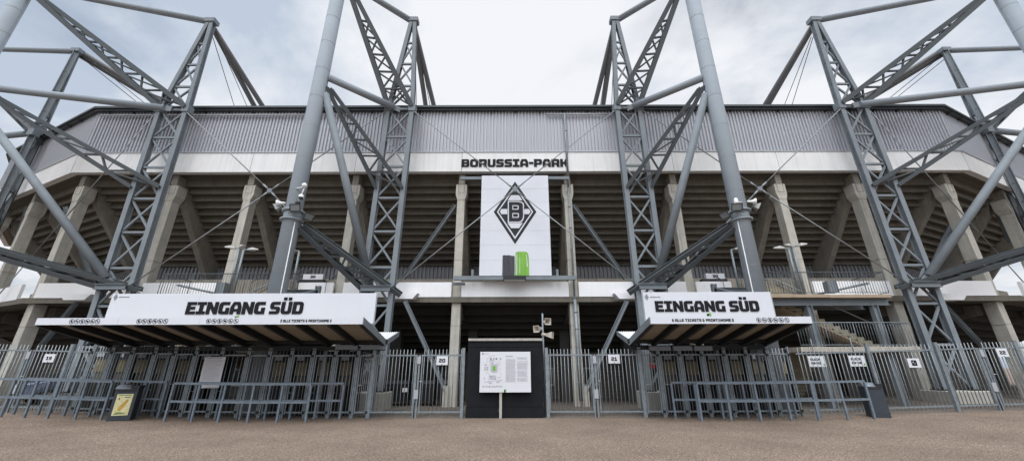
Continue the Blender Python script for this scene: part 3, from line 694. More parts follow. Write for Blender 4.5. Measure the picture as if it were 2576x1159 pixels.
# corner frames
def corner_frame(sg, apx, nodex, lab):
    (xa, ya) = apx; (xn, yn) = nodex
    YC = 21.2
    Tn = P(xn, yn, YC); A = P(xa, ya, YC)
    d = V((sg * .67, .74, 0)) if sg > 0 else V((-.67, .74, 0))
    c = V((Tn.x, Tn.y, 0))
    fr = thing('roof_support_frame', lab, 'steel frame', (c.x, c.y, gz(c.x)), 'steel frames carrying the stadium roof')
    T1 = c - d * .62 + V((0, 0, Tn.z)); T2 = c + d * .62 + V((0, 0, Tn.z)); B1 = c - d * .62 + V((0, 0, .9)); B2 = c + d * .62 + V((0, 0, .9))
    A = V((c.x, c.y, A.z))
    lattice(fr, B1, B2, T1, T2, A, 8, 3, 1.0)
    mx_, my_ = c.x + sg * 11.5, c.y + 1.2
    mast(fr, mx_, my_, A.z + 3.5)
    top = V((mx_, my_, A.z + 1.6)); mid = V((mx_, my_, Tn.z)); low = V((mx_, my_, 7.2))
    strut(fr, top, A + V((sg * .2, 0, 0)), .18); strut(fr, mid, T1.lerp(T2, .3) + V((sg * .3, -.2, 0)), .19)
    truss(fr, top + V((0, 0, -.3)), top + V((0, .3, -.3)), T1 + V((0, 0, .1)), T2 + V((0, 0, .1)), 7, 'truss_arm', ch=.3, skip=.3)
    truss(fr, mid + V((0, 0, -.4)), mid + V((0, .3, -.4)), B1.lerp(T1, .66), B2.lerp(T2, .66), 5, 'truss_arm', ch=.24, skip=.25)
    strut(fr, mid + V((0, 0, -.6)), B1.lerp(T1, .33) + V((0, -.2, 0)), .18, 'steel')  # raking tube again, its underside shade carried by the darker colour
    truss(fr, low, low + V((0, .3, 0)), B1.lerp(T1, .27), B2.lerp(T2, .27), 5, 'truss_arm', ext=1.8, ch=.26, skip=.3)
    inw = V((-sg * .45, .89, 0))
    for o in (-.25, .25):
        a = A + V((o, .2, 0)); MB().tube(a, a + inw * 10 + V((0, 0, -1.6)), .17, 12).build('backstay', M['stay'], fr)
    cb = MB()
    for o in (.0, .5): cb.tube(A + V((o, .2, -.2)), A + inw * 8 + V((o, 0, -3.4)), .022, 6)
    cb.build('stay_cable', M['dark'], fr)
    return dict(T1=T1, T2=T2, B1=B1, B2=B2, A=A)
CL = corner_frame(-1, (204, 130), (90, 345), 'steel lattice frame at the far left corner of the stand, seen edge on')
CR = corner_frame(1, (2376, 128), (2478, 338), 'steel lattice frame at the far right corner of the stand, seen edge on')

# X cables between the lattices
def cables(label, node, ends):
    n_ = P(*node, YL - .05); r_ = thing('bracing_cable', label, 'cable', tuple(n_), 'cable crosses between the lattice columns')
    for e in ends: MB().tube(n_, e, .028, 8).build('cable', M['galv2'], r_)
    mb = MB()
    mb.tube(n_ + V((0, -.06, 0)), n_ + V((0, .06, 0)), .13, 12); nd = mb.build('node', M['steel'], r_)
    c = MB()
    for e in ends:
        d = (V(e) - n_).normalized(); c.tube(n_ + d * .12, n_ + d * .55, .05, 8)
    c.build('clevis', M['galv2'], r_)
q = lambda k, n: FR[k][n] + V((0, -.15, -.15))
def low(k, a, b_):
    f = FR[k]; z = f['f_z']; return f[a].lerp(f[b_], (z - f[a].z) / (f[b_].z - f[a].z)) + V((0, -.2, 0))
cables('thin cable cross hanging in front of the white emblem banner', (1295, 477), [q('L2', 'T2'), q('R3', 'T1'), low('L2', 'B2', 'T2'), low('R3', 'B1', 'T1')])
cables('thin cable cross left of the floodlit left mast', (679, 480), [q('L1', 'T2'), q('L2', 'T1'), low('L1', 'B2', 'T2'), low('L2', 'B1', 'T1')])
cables('thin cable cross right of the floodlit right mast', (1910, 475), [q('R3', 'T2'), q('R4', 'T1'), low('R3', 'B2', 'T2'), low('R4', 'B1', 'T1')])
for lab, T, B, Cf in (('long thin cable crossing the far left columns', q('L1', 'T1'), P(60, 668, 19.5), CL), ('long thin cable crossing the far right columns', q('R4', 'T2'), P(2525, 655, 19.5), CR)):
    r_ = thing('bracing_cable', lab, 'cable', tuple(B), 'cable crosses between the lattice columns')
    MB().tube(T, B, .028, 8).build('cable', M['galv2'], r_)
    MB().tube(B, B + (B - T).normalized() * 3, .028, 8).build('cable', M['galv2'], r_)

# ================================================================== BANNER
BY = 18.55
def Bz(x, y): return P((1260 + x / 3.22) / 1.1045, (430 + y / 3.22) / 1.1045, BY)
a, b_, c_, d_ = Bz(239, 1080), Bz(858, 187), Bz(228, 1080), Bz(877, 1080)
bx0, bx1, bz0, bz1 = Bz(228, 1080).x, Bz(877, 1080).x, Bz(228, 1080).z, Bz(250, 187).z
ban = thing('banner_board', 'tall white banner with black diamond emblem and green and black brush marks', 'banner', ((bx0 + bx1) / 2, BY, bz0))
MB().box(bx0, bx1, BY, BY + .1, bz0, bz1).build('board', M['sign'], ban)
q = MB()
for i in range(1, 7):
    z = bz0 + (bz1 - bz0) * i / 7; q.box(bx0 + .005, bx1 - .005, BY - .004, BY - .001, z - .006, z + .006)
q.build('panel_joint', M['joint'], ban)
MB().beam((COLX[3], BY + .2, bz1 - .06), (COLX[4], BY + .2, bz1 - .06), .12, .16).build('support_beam', M['steel'], ban)
MB().beam((COLX[3] - .1, BY + .1, bz0 - .1), (COLX[4] + .1, BY + .1, bz0 - .1), .16, .2).build('support_beam', M['steel'], ban)
q = MB(); q.beam((COLX[3] - .2, BY + .3, bz0 - .35), (COLX[3] + .45, BY + .3, bz0 - .35), .1, .12)
for x in (bx0 - .35, bx1 + .3): q.box(x - .06, x + .06, BY + .15, BY + .27, bz0 - .05, bz0 + .35)
q.build('support_bracket', M['steel'], ban)
lc = Bz(545, 1110)
MB().box(lc.x - .55, lc.x + .55, BY - .45, BY - .1, lc.z - .12, lc.z + .06).build('lamp_housing', M['dark'], ban)
MB().box(lc.x - .5, lc.x + .5, BY - .42, BY - .15, lc.z - .135, lc.z - .123).build('lamp_diffuser', M['whiteplastic'], ban)
def flat(pts, lift, holes=()):
    mb = MB(); cv = lambda l: [(lambda p: (p.x, p.z))(Bz(x, y)) for x, y in l]
    loops = [cv(pts)] + [cv(h) for h in holes]
    mb.prism(loops, (0, BY - lift, 0), XA, ZA, .003); return mb
def dia(cx_, cy_, hx, ht, hb): return [(cx_, cy_ - ht), (cx_ - hx, cy_ + 0), (cx_, cy_ + hb), (cx_ + hx, cy_)]
mb = MB()
em = flat(dia(549, 511, 191, 271, 288), .002).build('emblem', M['emblem'], ban)
flat(dia(549, 510, 162, 232, 245), .006, [dia(549, 510, 150, 214, 224)]).build('white_outline', M['sign'], em)
flat(dia(549, 510, 150, 214, 224), .0062)
for pts in ([(515, 362), (583, 362), (614, 408), (484, 408)], [(482, 610), (617, 610), (584, 656), (514, 656)],
            [(414, 508), (428, 485), (480, 485), (480, 531), (428, 531)], [(634, 485), (672, 485), (688, 508), (672, 531), (634, 531), (628, 508)]):
    flat(pts, .006).build('white_bar', M['sign'], em)
# letter B: white surround, black letter, white counters
Bo = [(484, 414, 2), (590, 414, 40), (630, 430, 30), (628, 500, 22), (632, 560, 30), (610, 607, 40), (484, 607, 2)]
Bi = [(494, 423, 2), (586, 423, 36), (619, 436, 26), (619, 500, 20), (622, 556, 28), (602, 598, 36), (494, 598, 2)]
flat(rnd(Bo), .010).build('letter_surround', M['sign'], em)
flat(rnd(Bi), .014).build('letter', M['emblem'], em)
for (y0, y1, x1) in ((453, 492, 582), (522, 564, 584)):
    flat(rnd([(525, y0, 2), (x1, y0, 12), (x1, y1, 12), (525, y1, 2)]), .018).build('letter_counter', M['sign'], em)
    flat(rnd([(532, y0 + 8, 2), (x1 - 9, y0 + 8, 8), (x1 - 9, y1 - 8, 8), (532, y1 - 8, 2)]), .022).build('letter_counter', M['emblem'], em)
rag = [(438, 900)] + [(440 + i * 10.5, 898 + random.uniform(-4, 6) + (6 if i > 6 else 0)) for i in range(1, 10)] + [(546, 908)]
flat([(434, 1079)] + rag + [(546, 1079)], .005).build('black_brush_mark', M['brushblack'], ban)
flat(rnd([(550, 1079, 0), (554, 866, 22), (662, 866, 34), (672, 920, 20), (676, 1079, 0)]), .005).build('green_brush_mark', M['brushgreen'], ban)
for pts in ([(560, 1070), (564, 890), (568, 890), (566, 1070)], [(655, 1000), (650, 890), (654, 890), (662, 1000)], [(590, 1060), (590, 920), (593, 920), (594, 1060)]):
    flat(pts, .009).build('brush_highlight', M['rooflight'], ban)

# ================================================================== ENTRANCE CANOPIES AND SIGNS
YC0, YC1, YC2 = 12.5, 15.0, 16.6
def pictos(mb, xc, z, r, y):
    k = 18
    o = [(math.cos(2 * math.pi * i / k) * r, math.sin(2 * math.pi * i / k) * r) for i in range(k)]
    i_ = [(a * .84, b * .84) for a, b in o]
    mb.prism([o, i_], (xc, y, z), XA, ZA, .004)
    c, s_ = math.cos(R(-45)), math.sin(R(-45)); w = r * .075; l = r * .83
    mb.prism([[(c * -l - s_ * -w, s_ * -l + c * -w), (c * l - s_ * -w, s_ * l + c * -w), (c * l - s_ * w, s_ * l + c * w), (c * -l - s_ * w, s_ * -l + c * w)]], (xc, y - .002, z), XA, ZA, .004)
PIC = [[(-.3, -.45), (.25, -.45), (.3, .1), (.2, .45), (-.25, .45), (-.4, .1)], [(-.55, -.2), (.55, -.2), (.45, .1), (.2, .15), (.0, .35), (-.3, .2), (-.5, .05)],
       [(-.3, -.5), (.35, -.5), (.35, .4), (-.1, .5), (-.3, .3)], [(-.5, -.3), (.5, -.3), (.55, .1), (.2, .3), (-.45, .25)],
       [(-.4, -.4), (.35, -.4), (.4, .1), (.1, .1), (0, .45), (-.1, .1), (-.5, .1)], [(-.45, .1), (-.2, .45), (.25, .4), (.15, .25), (-.1, .25), (-.2, .05), (.4, -.4), (.3, -.5), (-.35, -.05)]]
def canopy(side, xa, xb, spec, labels):
    zf0 = P(xa, spec['y1'], YC0).z; x0 = P(xa, spec['y1'], YC0).x; x1 = P(xb, spec['y1'], YC0).x; h = .215
    zv = 2.46
    cn = thing('entrance_canopy', labels[0], 'canopy', ((x0 + x1) / 2, YC1, 0), 'butterfly roof canopies over the gates')
    fa = MB().box(x0, x1, YC0 - .03, YC0, zf0, zf0 + h).build('fascia', M['sign'], cn)
    sj = MB(); nj = int((x1 - x0) / 2.1)
    for i in range(1, nj): xx = x0 + (x1 - x0) * i / nj; sj.box(xx - .006, xx + .006, YC0 - .033, YC0 - .0305, zf0 + .003, zf0 + h - .003)
    sj.build('panel_joint', M['joint'], fa)
    # corrugated sheets; stronger light on the rear one is put into its white
    def sheet(ya, za, yb, zb, m_, nm):
        mb = MB(); n = int((x1 - x0) / .09); k = len(mb.v)
        for t in (0, 1):
            for i in range(n * 2 + 1):
                x = x0 + .04 + (x1 - x0 - .08) * i / (n * 2); dz = .018 if i % 2 else -.018
                mb.v.append(V((x, ya if t == 0 else yb, (za if t == 0 else zb) + dz)))
        w = n * 2 + 1
        for i in range(w - 1): mb.face((k + i, k + i + 1, k + w + i + 1, k + w + i))
        o = mb.build(nm, m_, cn); return o
    sheet(YC0 + .012, zf0 + .17, YC1 - .05, zv + .17, M['roofpanel'], 'front_roof_sheet'); sheet(YC1 + .05, zv + .17, YC2, zv + .62, M['rooflight'], 'rear_roof_sheet')
    nr = spec['n']
    for i in range(nr):
        x = x0 + .06 + (x1 - x0 - .12) * i / (nr - 1)
        rf = MB(); rf.ibeam((x, YC0 + .02, zf0 + .05), (x, YC1, zv + .04), .11, .19, (0, 0, 1), .016); rf.ibeam((x, YC1, zv + .05), (x, YC2, zv + .50), .10, .15, (0, 0, 1), .016)
        rf.build('rafter', M['dark'], cn)
    vb = MB(); vb.ibeam((x0, YC1 + .01, zv - .10), (x1, YC1 + .01, zv - .10), .14, .16); vb.build('valley_beam', M['dark'], cn)
    gb = MB(); gb.beam((x0 - .03, YC1, zv + .13), (x1 + .03, YC1, zv + .13), .24, .17); gb.build('gutter', M['dark'], cn)
    for i in range(nr // 2 + 1):
        x = x0 + .3 + (x1 - x0 - .6) * i / (nr // 2)
        MB().box(x - .05, x + .05, YC1 + .14, YC1 + .24, gz(x), zv + .05).build('post', M['galv'], cn)
    for xx in (x0 - .012, x1 + .012):
        MB().hexa([(xx - .012, YC0 - .02, zf0 - .01), (xx + .012, YC0 - .02, zf0 - .01), (xx + .012, YC1, zv - .03), (xx - .012, YC1, zv - .03), (xx - .012, YC0 - .02, zf0 + h), (xx + .012, YC0 - .02, zf0 + h), (xx + .012, YC1, zv + .2), (xx - .012, YC1, zv + .2)]).build('end_flashing', M['steel'], cn)
        MB().hexa([(xx - .012, YC1, zv - .02), (xx + .012, YC1, zv - .02), (xx + .012, YC2, zv + .46), (xx - .012, YC2, zv + .46), (xx - .012, YC1, zv + .2), (xx + .012, YC1, zv + .2), (xx + .012, YC2, zv + .64), (xx - .012, YC2, zv + .64)]).build('end_flashing', M['steel'], cn)
    yf = YC0 - .032
    t = MB(); a, b_ = P(spec['tx'][0], spec['ty'], yf).x, P(spec['tx'][1], spec['ty'], yf).x; hh = .085
    put_text(t, '# ALLE TICKETS & PRINT@HOME #', (a, yf, zf0 + .065), XA, ZA, b_ - a, hh, .004); t.build('lettering', M['ink'], fa)
    pc = MB()
    for xs_ in spec['pic']:
        for j in range(6):
            x = P(xs_[0] + (xs_[1] - xs_[0]) * j / 5, spec['ty'], yf).x
            pictos(pc, x, zf0 + h / 2, .078, yf)
            pc.prism([[(px * .078, py * .078) for px, py in PIC[j]]], (x, yf - .001, zf0 + h / 2), XA, ZA, .003)
    pc.build('pictogram', M['ink'], fa)
    # sign board standing on the canopy
    SY = 13.5
    sa, sb = P(spec['s'][0], spec['sy'], SY), P(spec['s'][1], spec['sy'], SY); zs0 = zf0 - .02; zs1 = sa.z
    sn = thing('entrance_sign', labels[1], 'sign', ((sa.x + sb.x) / 2, SY, zs0), 'entrance signs on the canopies')
    bd = MB().box(sa.x, sb.x, SY, SY + .14, zs0 + .15, zs1).build('board', M['sign'], sn, bevel=.006)
    if side > 0: MB().box(sb.x + .002, sb.x + .03, SY + .004, SY + .2, zs0 + .15, zs1).build('side_flashing', M['clad'], sn)
    sj = MB(); nj = max(2, int((sb.x - sa.x) / 2.4))
    for i in range(1, nj): xx = sa.x + (sb.x - sa.x) * i / nj; sj.box(xx - .006, xx + .006, SY - .0025, SY - .0005, zs0 + .16, zs1 - .01)
    sj.build('panel_joint', M['joint'], bd)
    sup = MB()
    for i in range(5):
        x = sa.x + .4 + (sb.x - sa.x - .8) * i / 4; sup.beam((x, SY + .18, zs0 + .1), (x, SY + .18, zs1 - .05), .07, .07); sup.beam((x, SY + .2, zs1 - .3), (x, SY + .9, zs0 + .0), .05, .05)
    sup.build('support_strut', M['steel'], sn)
    l0, l1__, yt, yb2 = spec['t']; ya_ = SY - .002
    pa, pb, pt_ = P(l0, yb2, ya_), P(l1__, yb2, ya_), P(l0, yt, ya_)
    t = MB(); put_text(t, 'EINGANG SÜD', (pa.x, ya_, pa.z), XA, ZA, pb.x - pa.x, pt_.z - pa.z, .02, gap=.55, sp=2.2); t.build('lettering', M['ink'], bd)
    g0 = P(spec['g'][0], spec['g'][1], ya_)
    MB().prism([[(-.07, 0), (0, 0), (.005, .075), (-.065, .075)]], g0, XA, ZA, .005).build('black_mark', M['ink'], bd)
    MB().prism([[(.003, 0), (.08, 0), (.085, .10), (.01, .10)]], g0, XA, ZA, .005).build('green_mark', M['green'], bd)
    e = P(spec['e'][0], spec['e'][1], ya_); em_ = MB(); w_, h_ = .075, .12
    D = lambda k: [(0, h_ * k), (-w_ * k, 0), (0, -h_ * k), (w_ * k, 0)]
    em_.prism([D(1), D(.8)], e, XA, ZA, .004); em_.prism([D(.62), D(.22)], e, XA, ZA, .004)
    put_text(em_, 'BORUSSIA-PARK', (e.x + .12, ya_, e.z - .012), XA, ZA, .36, .03, .003); em_.build('emblem', M['midgrey'], bd)
    return dict(x0=x0, x1=x1, zf=zf0, zv=zv)
CLf = canopy(-1, 90, 912, dict(y1=817, n=11, tx=(705, 833), ty=809, pic=[(180, 245), (349, 416), (524, 593)], s=(284, 947), sy=738.5, t=(465, 760, 759, 790), g=(594, 800.5), e=(291, 747)),
    ('long canopy over the left gates with three rows of prohibition pictograms', 'wide white entrance sign EINGANG SÜD on the left canopy'))
CRf = canopy(1, 1636, 2042, dict(y1=814, n=7, tx=(1690, 1845), ty=805, pic=[(1908, 1979)], s=(1616, 1936), sy=734.5, t=(1649, 1911, 756.5, 783.5), g=(1783, 794), e=(1626, 747)),
    ('shorter canopy over the right gates with one row of prohibition pictograms', 'narrower white entrance sign EINGANG SÜD on the right canopy'))
# strip light housings over the gates
for i, (x0, x1, y) in enumerate(((851, 906, 873), (914, 972, 873))):
    a, b_ = P(x0 - 0, y, 15.1).x, P(x1, y, 15.1).x; z = P(x0, y, 15.1).z
    dxp = -.0
    o = MB().box(P(x0, y, 15.1).x, P(x1, y, 15.1).x, 14.84, 14.98, z - .09, z + .07).build('strip_light', M['binlid'])
    tag(o, ('grey strip light under the right part of the left canopy, nearer the notice board', 'grey strip light at the right end of the left canopy')[i], 'lamp', 'strip lights over the gates')
for i, (x0, x1) in enumerate(((1627, 1680), (1686, 1733), (1738, 1783))):
    y = 875; z = P(x0, y, 15.1).z
    o = MB().box(P(x0, y, 15.1).x, P(x1, y, 15.1).x, 14.84, 14.98, z - .1, z + .06).build('strip_light', M['binlid'])
    tag(o, ('grey strip light under the left end of the right canopy', 'grey strip light between two others under the right canopy', 'grey strip light nearest the middle of the right canopy')[i], 'lamp', 'strip lights over the gates')

# ================================================================== FENCE, GATES
FY = 15.0
ZT, ZR, ZB = 2.31, 2.10, .19
def fx(x): return P(x, 893, FY).x
def bars(mb, x0, x1, y, pitch=.135, zt=ZT, zb=.10, r=.0135):
    n = max(1, int(round((x1 - x0) / pitch)))
    for i in range(n):
        x = x0 + (i + .5) * (x1 - x0) / n; g0 = gz(x)
        mb.tube((x, y, g0 + zb), (x, y, g0 + zt), r, 6)
def rails(mb, x0, x1, y, zs=(ZR, ZB), h=.05):
    for z in zs: mb.beam((x0, y, gz(x0) + z), (x1, y, gz(x1) + z), .04, h)
def post(x, y, w, h, parent, d=None, nm='post'):
    d = w if d is None else d
    return MB().box(x - w / 2, x + w / 2, y - d / 2, y + d / 2, gz(x) - .02, gz(x) + h).build(nm, M['galv'], parent)
def double_gate(x0, xm, x1, label):
    r_ = thing('fence_gate', label, 'gate', (xm, FY, gz(xm)), 'wide double gates in the fence')
    for a, b_ in ((x0, xm - .07), (xm + .07, x1)):
        lf = MB(); rails(lf, a + .05, b_, FY); lf.box(a + .06, a + .10, FY - .021, FY + .021, gz(a) + ZB + .026, gz(a) + ZR - .026); lf.box(b_ - .045, b_ - .005, FY - .021, FY + .021, gz(b_) + ZB + .026, gz(b_) + ZR - .026); fr_ = lf.build('gate_leaf', M['galv'], r_)
        mb = MB(); bars(mb, a + .08, b_ - .02, FY + .001); mb.build('bars', M['galv2'], fr_)
    for x in (xm - .05, xm + .05): post(x, FY, .06, 2.12, r_, nm='leaf_stile')
    MB().box(xm - .06, xm + .09, FY - .06, FY - .035, gz(xm) + .62, gz(xm) + .92).build('lock_box', M['clad'], r_)
    MB().box(xm - .02, xm + .10, FY - .06, FY - .035, gz(xm) + 1.80, gz(xm) + 2.06).build('latch_plate', M['clad'], r_)
    MB().tube((xm + .1, FY - .1, gz(xm) + 1.2), (xm + .22, FY - .1, gz(xm) + 1.2), .014, 8).build('handle', M['rim'], r_)
    MB().tube((xm - .02, FY - .05, gz(xm)), (xm - .02, FY - .05, gz(xm) + .5), .014, 8).build('drop_bolt', M['dark'], r_)
    post(x0, FY, .11, 2.36, r_); post(x1, FY, .11, 2.36, r_)
double_gate(fx(-48), fx(72), fx(176), 'double barred gate carrying plate 19 at the far left')
double_gate(fx(943), fx(1053), fx(1166), 'double barred gate carrying plate 20 left of the black kiosk')
double_gate(fx(1374), fx(1491), fx(1606), 'double barred gate carrying plate 21 right of the black kiosk')
double_gate(fx(2360), fx(2465), fx(2562), 'double barred gate carrying plate 22 at the far right')
def fence_run(xs_, label):
    r_ = thing('metal_fence', label, 'fence', (xs_[0], FY, gz(xs_[0])))
    for a, b_ in zip(xs_[:-1], xs_[1:]):
        mb = MB(); rails(mb, a + .05, b_ - .05, FY, (ZB,)); mb.build('rail', M['galv'], r_); mb = MB(); rails(mb, a + .05, b_ - .05, FY, (ZR,)); fr_ = mb.build('rail', M['galv'], r_)
        mb = MB(); bars(mb, a + .08, b_ - .08, FY + .001, .15); mb.build('bars', M['galv2'], fr_)
    for x in xs_[1:-1]: post(x, FY - .03, .09, 2.38, r_)
fence_run([fx(1998), fx(2183), fx(2354)], 'barred fence right of the right canopy, bin standing in front')
fence_run([fx(2562), fx(2760)], 'barred fence at the right edge of the photo')
fence_run([fx(-260), fx(-48)], 'barred fence at the left edge of the photo')
# narrow gates under the canopies
lg = [178, 234, 283, 334, 391, 441, 494, 560, 627, 680, 735, 790, 845, 902, 941]
rg = [1608, 1655, 1709, 1765, 1821, 1876, 1930, 1985]
def gate_unit(w, name='entrance_gate'):
    r_ = thing(name, 'x', 'gate', (0, 0, 0), 'narrow barred gates under the canopies')
    fr_ = MB()
    for x in (-w / 2 + .10, w / 2 - .10): fr_.box(x - .018, x + .018, -.02, .02, .12, 2.12)
    for z in (ZR, ZB): fr_.beam((-w / 2 + .126, 0, z), (w / 2 - .126, 0, z), .04, .05)
    f2 = fr_.build('gate_frame', M['galv'], r_)
    mb = MB(); n = 4
    for i in range(n):
        x = -w / 2 + .15 + (w - .3) * (i + .5) / n; mb.tube((x, .002, .10), (x, .002, ZT), .0145, 6)
    mb.build('bars', M['galv2'], r_)
    for x in (-w / 2 + .032, w / 2 - .032): MB().box(x - .026, x + .026, -.035, .035, 0, 2.36).build('post', M['galv'], r_)
    h = MB()
    for z in (ZR - .02, ZB): h.box(w / 2 - .078, w / 2 - .0, -.07, -.037, z - .04, z + .04)
    h.build('hinge', M['dark'], r_)
    MB().tube((-w / 2 + .12, -.07, 1.08), (-w / 2 + .27, -.07, 1.08), .012, 8).build('handle', M['rim'], r_)
    return r_
proto = {}
def place_gates(lst, txt):
    for i, (a, b_) in enumerate(zip(lst[:-1], lst[1:])):
        xa, xb = fx(a), fx(b_); w = round(xb - xa, 2); xc = (xa + xb) / 2
        lab = txt % ORD[i]
        if w in proto: dup(proto[w], (xc, FY, gz(xc)), lab)
        else:
            o = gate_unit(w); o.location = (xc, FY, gz(xc)); o['label'] = lab; proto[w] = o
place_gates(lg, 'narrow barred gate under the left canopy, %s from its left end')
place_gates(rg, 'narrow barred gate under the right canopy, %s from its left end')
# number plates on the gates
def plate(t, xc, yc, w, h, label, deco=True):
    p = P(xc, yc, FY - .06); r_ = thing('number_plate', label, 'sign', tuple(p), 'number plates on the fence')
    MB().box(p.x - w / 2, p.x + w / 2, p.y - .012, p.y, p.z - h / 2, p.z + h / 2).build('plate', M['paper'], r_)
    mb = MB()
    if t: 
        hh = h * .42; ww = hh / 7 * text_width(t); put_text(mb, t, (p.x - ww / 2, p.y - .013, p.z - hh * .5), XA, ZA, ww, hh, .003)
        mb.box(p.x - .012, p.x + .012, p.y - .016, p.y - .0125, p.z - h * .47, p.z - h * .38)
    else:
        k = h * .3; mb.prism([rnd([(-k, -k, .02), (k, -k, .02), (k, k, .02), (-k, k, .02)]), [(-k * .1, -k * .55), (k * .5, -k * .2), (k * .3, k * .1)], [(-k * .5, -k * .2), (k * .1, k * .6), (-k * .5, k * .5)]], (p.x, p.y - .013, p.z), XA, ZA, .003)
    mb.build('lettering', M['ink'], r_)
plate('19', 124, 900, .40, .29, 'white plate with number 19 on the far left gate')
plate('20', 1112, 906, .42, .31, 'white plate with number 20 left of the black kiosk')
plate('21', 1544, 902, .42, .31, 'white plate with number 21 right of the black kiosk')
plate('22', 2520, 886, .40, .30, 'white plate with number 22 on the far right gate')
plate('', 2298, 912, .44, .32, 'white plate with a black bag symbol on the right fence')
# notice board on the left gates
p0, p1 = P(518, 897, FY - .07), P(566, 975, FY - .07)
xa, xb = P(517, 897, FY - .07).x, P(569, 897, FY - .07).x
nb = thing('notice_board', 'tall white printed notice board on the left gates', 'notice', (xa, FY - .07, p1.z))
MB().box(xa, xb, FY - .085, FY - .07, p1.z, p0.z).build('board', M['paper'], nb)
q = MB()
for i in range(22):
    z = p0.z - .08 - i * (p0.z - p1.z - .3) / 22; q.box(xa + .06, xb - .06 - random.uniform(0, .25), FY - .088, FY - .0855, z - .006, z + .006)
q.build('printed_text', M['grey'], nb)
q = MB(); q.box(xa + .06, xb - .1, FY - .088, FY - .0855, p0.z - .045, p0.z - .025); q.box(xa + .02, xb - .02, FY - .088, FY - .0855, p1.z + .11, p1.z + .118); q.build('printed_heading', M['midgrey'], nb)

# ================================================================== QUEUE BARRIERS
def barrier(xs_pix, ypix, Y, label, x_end=None, end_post=True):
    X = [P(x, ypix, Y).x for x in xs_pix]
    r_ = thing('queue_barrier', label, 'barrier', (X[0], Y, gz(X[0])), 'galvanised queue barriers before the gates')
    for x in X:
        MB().box(x - .032, x + .032, Y - .032, Y + .032, gz(x) - .01, gz(x) + 1.12).build('post', M['barrier'], r_, bevel=.008)
    for z, nm in ((1.155, 'top_rail'), (.60, 'middle_rail')):
        mb = MB()
        for a, b_ in zip(X[:-1], X[1:]):
            e = .034 if nm == 'middle_rail' else .0005
            mb.beam((a + e, Y, gz(a) + z), (b_ - e, Y, gz(b_) + z), .058, .066)
        mb.build(nm, M['barrier'], r_)
barrier([-70, -2, 58, 117, 187, 253], 1055, 13.85, 'front queue barrier at the far left, ending at the left bin')
barrier([30, 92, 158, 222, 285, 342, 396], 1050, 14.55, 'rear queue barrier behind the left bin')
barrier([412, 480, 547, 621, 695, 768], 1061, 13.85, 'front queue barrier before the notice board')
barrier([474, 540, 602, 664, 727, 789, 853], 1054, 14.55, 'rear queue barrier behind the notice board one, ending by the double gate')
barrier([1765, 1839, 1914, 1990, 2060, 2133, 2201], 1055, 13.85, 'front queue barrier before the right gates')
barrier([1699, 1758, 1820, 1882, 1942, 2004, 2064], 1051, 14.55, 'rear queue barrier before the right gates, nearest them')

# ================================================================== KIOSK AND MAP BOARD
kx0, kx1 = P(1170, 1052, 14.9).x, P(1370, 1052, 14.9).x
kz = P(1270, 857, 14.9).z
ki = thing('ticket_kiosk', 'black flat-roofed kiosk between the two double gates', 'kiosk', ((kx0 + kx1) / 2, 14.9, 0))
MB().box(kx0 + .02, kx1 - .02, 14.9, 17.2, .36, kz - .21).build('wall', M['black'], ki, bevel=.01)
MB().box(kx0, kx1, 14.885, 17.21, -.02, .355).build('plinth', M['black'], ki)
MB().box(kx0 + .03, kx1 - .03, 14.89, 17.2, kz - .205, kz).build('parapet', M['black'], ki)
MB().box(kx0 + .02, kx1 - .02, 14.84, 17.3, kz + .002, kz + .09).build('roof_slab', M['foot'], ki, bevel=.01)
MY = 14.72
p0, p1 = P(1209, 884, MY), P(1334, 985.5, MY)
mx0, mx1, mz0, mz1 = P(1205.5, 985.5, MY).x, P(1335.5, 985.5, MY).x, p1.z, p0.z
mbd = thing('map_board', 'white site map board on a single post before the black kiosk', 'sign', (P(1258, 1050, MY).x, MY, 0))
MB().box(mx0, mx1, MY, MY + .03, mz0, mz1).build('board', M['paper'], mbd)
px = P(1258.5, 1050, MY).x
MB().box(px - .045, px + .045, MY + .035, MY + .1, 0, mz1 - .2).build('post', M['foot'], mbd)
MB().box(px - .1, px - .046, MY + .03, MY + .1, .2, .29).build('clamp', M['dark'], mbd)
def Mz(x, y): return (mx0 + (x - 70) / 825 * (mx1 - mx0), mz1 - (y - 38) / 650 * (mz1 - mz0))
def mline(mb, pts, w=.006):
    for a, b_ in zip(pts[:-1], pts[1:]):
        A_, B_ = V(Mz(*a)), V(Mz(*b_)); d = (B_ - A_).normalized() * (w / 2); n_ = V((-d.y, d.x))
        mb.prism([[tuple(A_ + n_ - d), tuple(A_ - n_ - d), tuple(B_ - n_ + d), tuple(B_ + n_ + d)]], (0, MY - .001, 0), XA, ZA, .002)
def mpoly(mb, pts, lift=.0): mb.prism([[Mz(*p) for p in pts]], (0, MY - .001 - lift, 0), XA, ZA, .002)
q = MB()
mline(q, [(310, 98), (230, 108), (195, 140), (180, 190), (180, 385), (218, 390), (218, 545)], .012)
mline(q, [(140, 528), (220, 520), (435, 492)], .016); mline(q, [(388, 150), (388, 400)], .007); mline(q, [(200, 205), (420, 205)], .005)
mline(q, [(428, 385), (400, 440), (395, 500)], .01); mline(q, [(295, 380), (295, 410)], .008); mline(q, [(222, 150), (222, 330)], .005)
q.build('map_road', M['grey'], mbd)
q = MB()
for r_ in ((140, 240, 172, 265), (140, 283, 170, 345), (185, 280, 205, 345), (232, 172, 300, 195), (135, 452, 150, 490), (220, 530, 270, 555), (338, 515, 390, 540), (228, 420, 335, 490)):
    mpoly(q, [(r_[0], r_[3]), (r_[2], r_[3]), (r_[2], r_[1]), (r_[0], r_[1])])
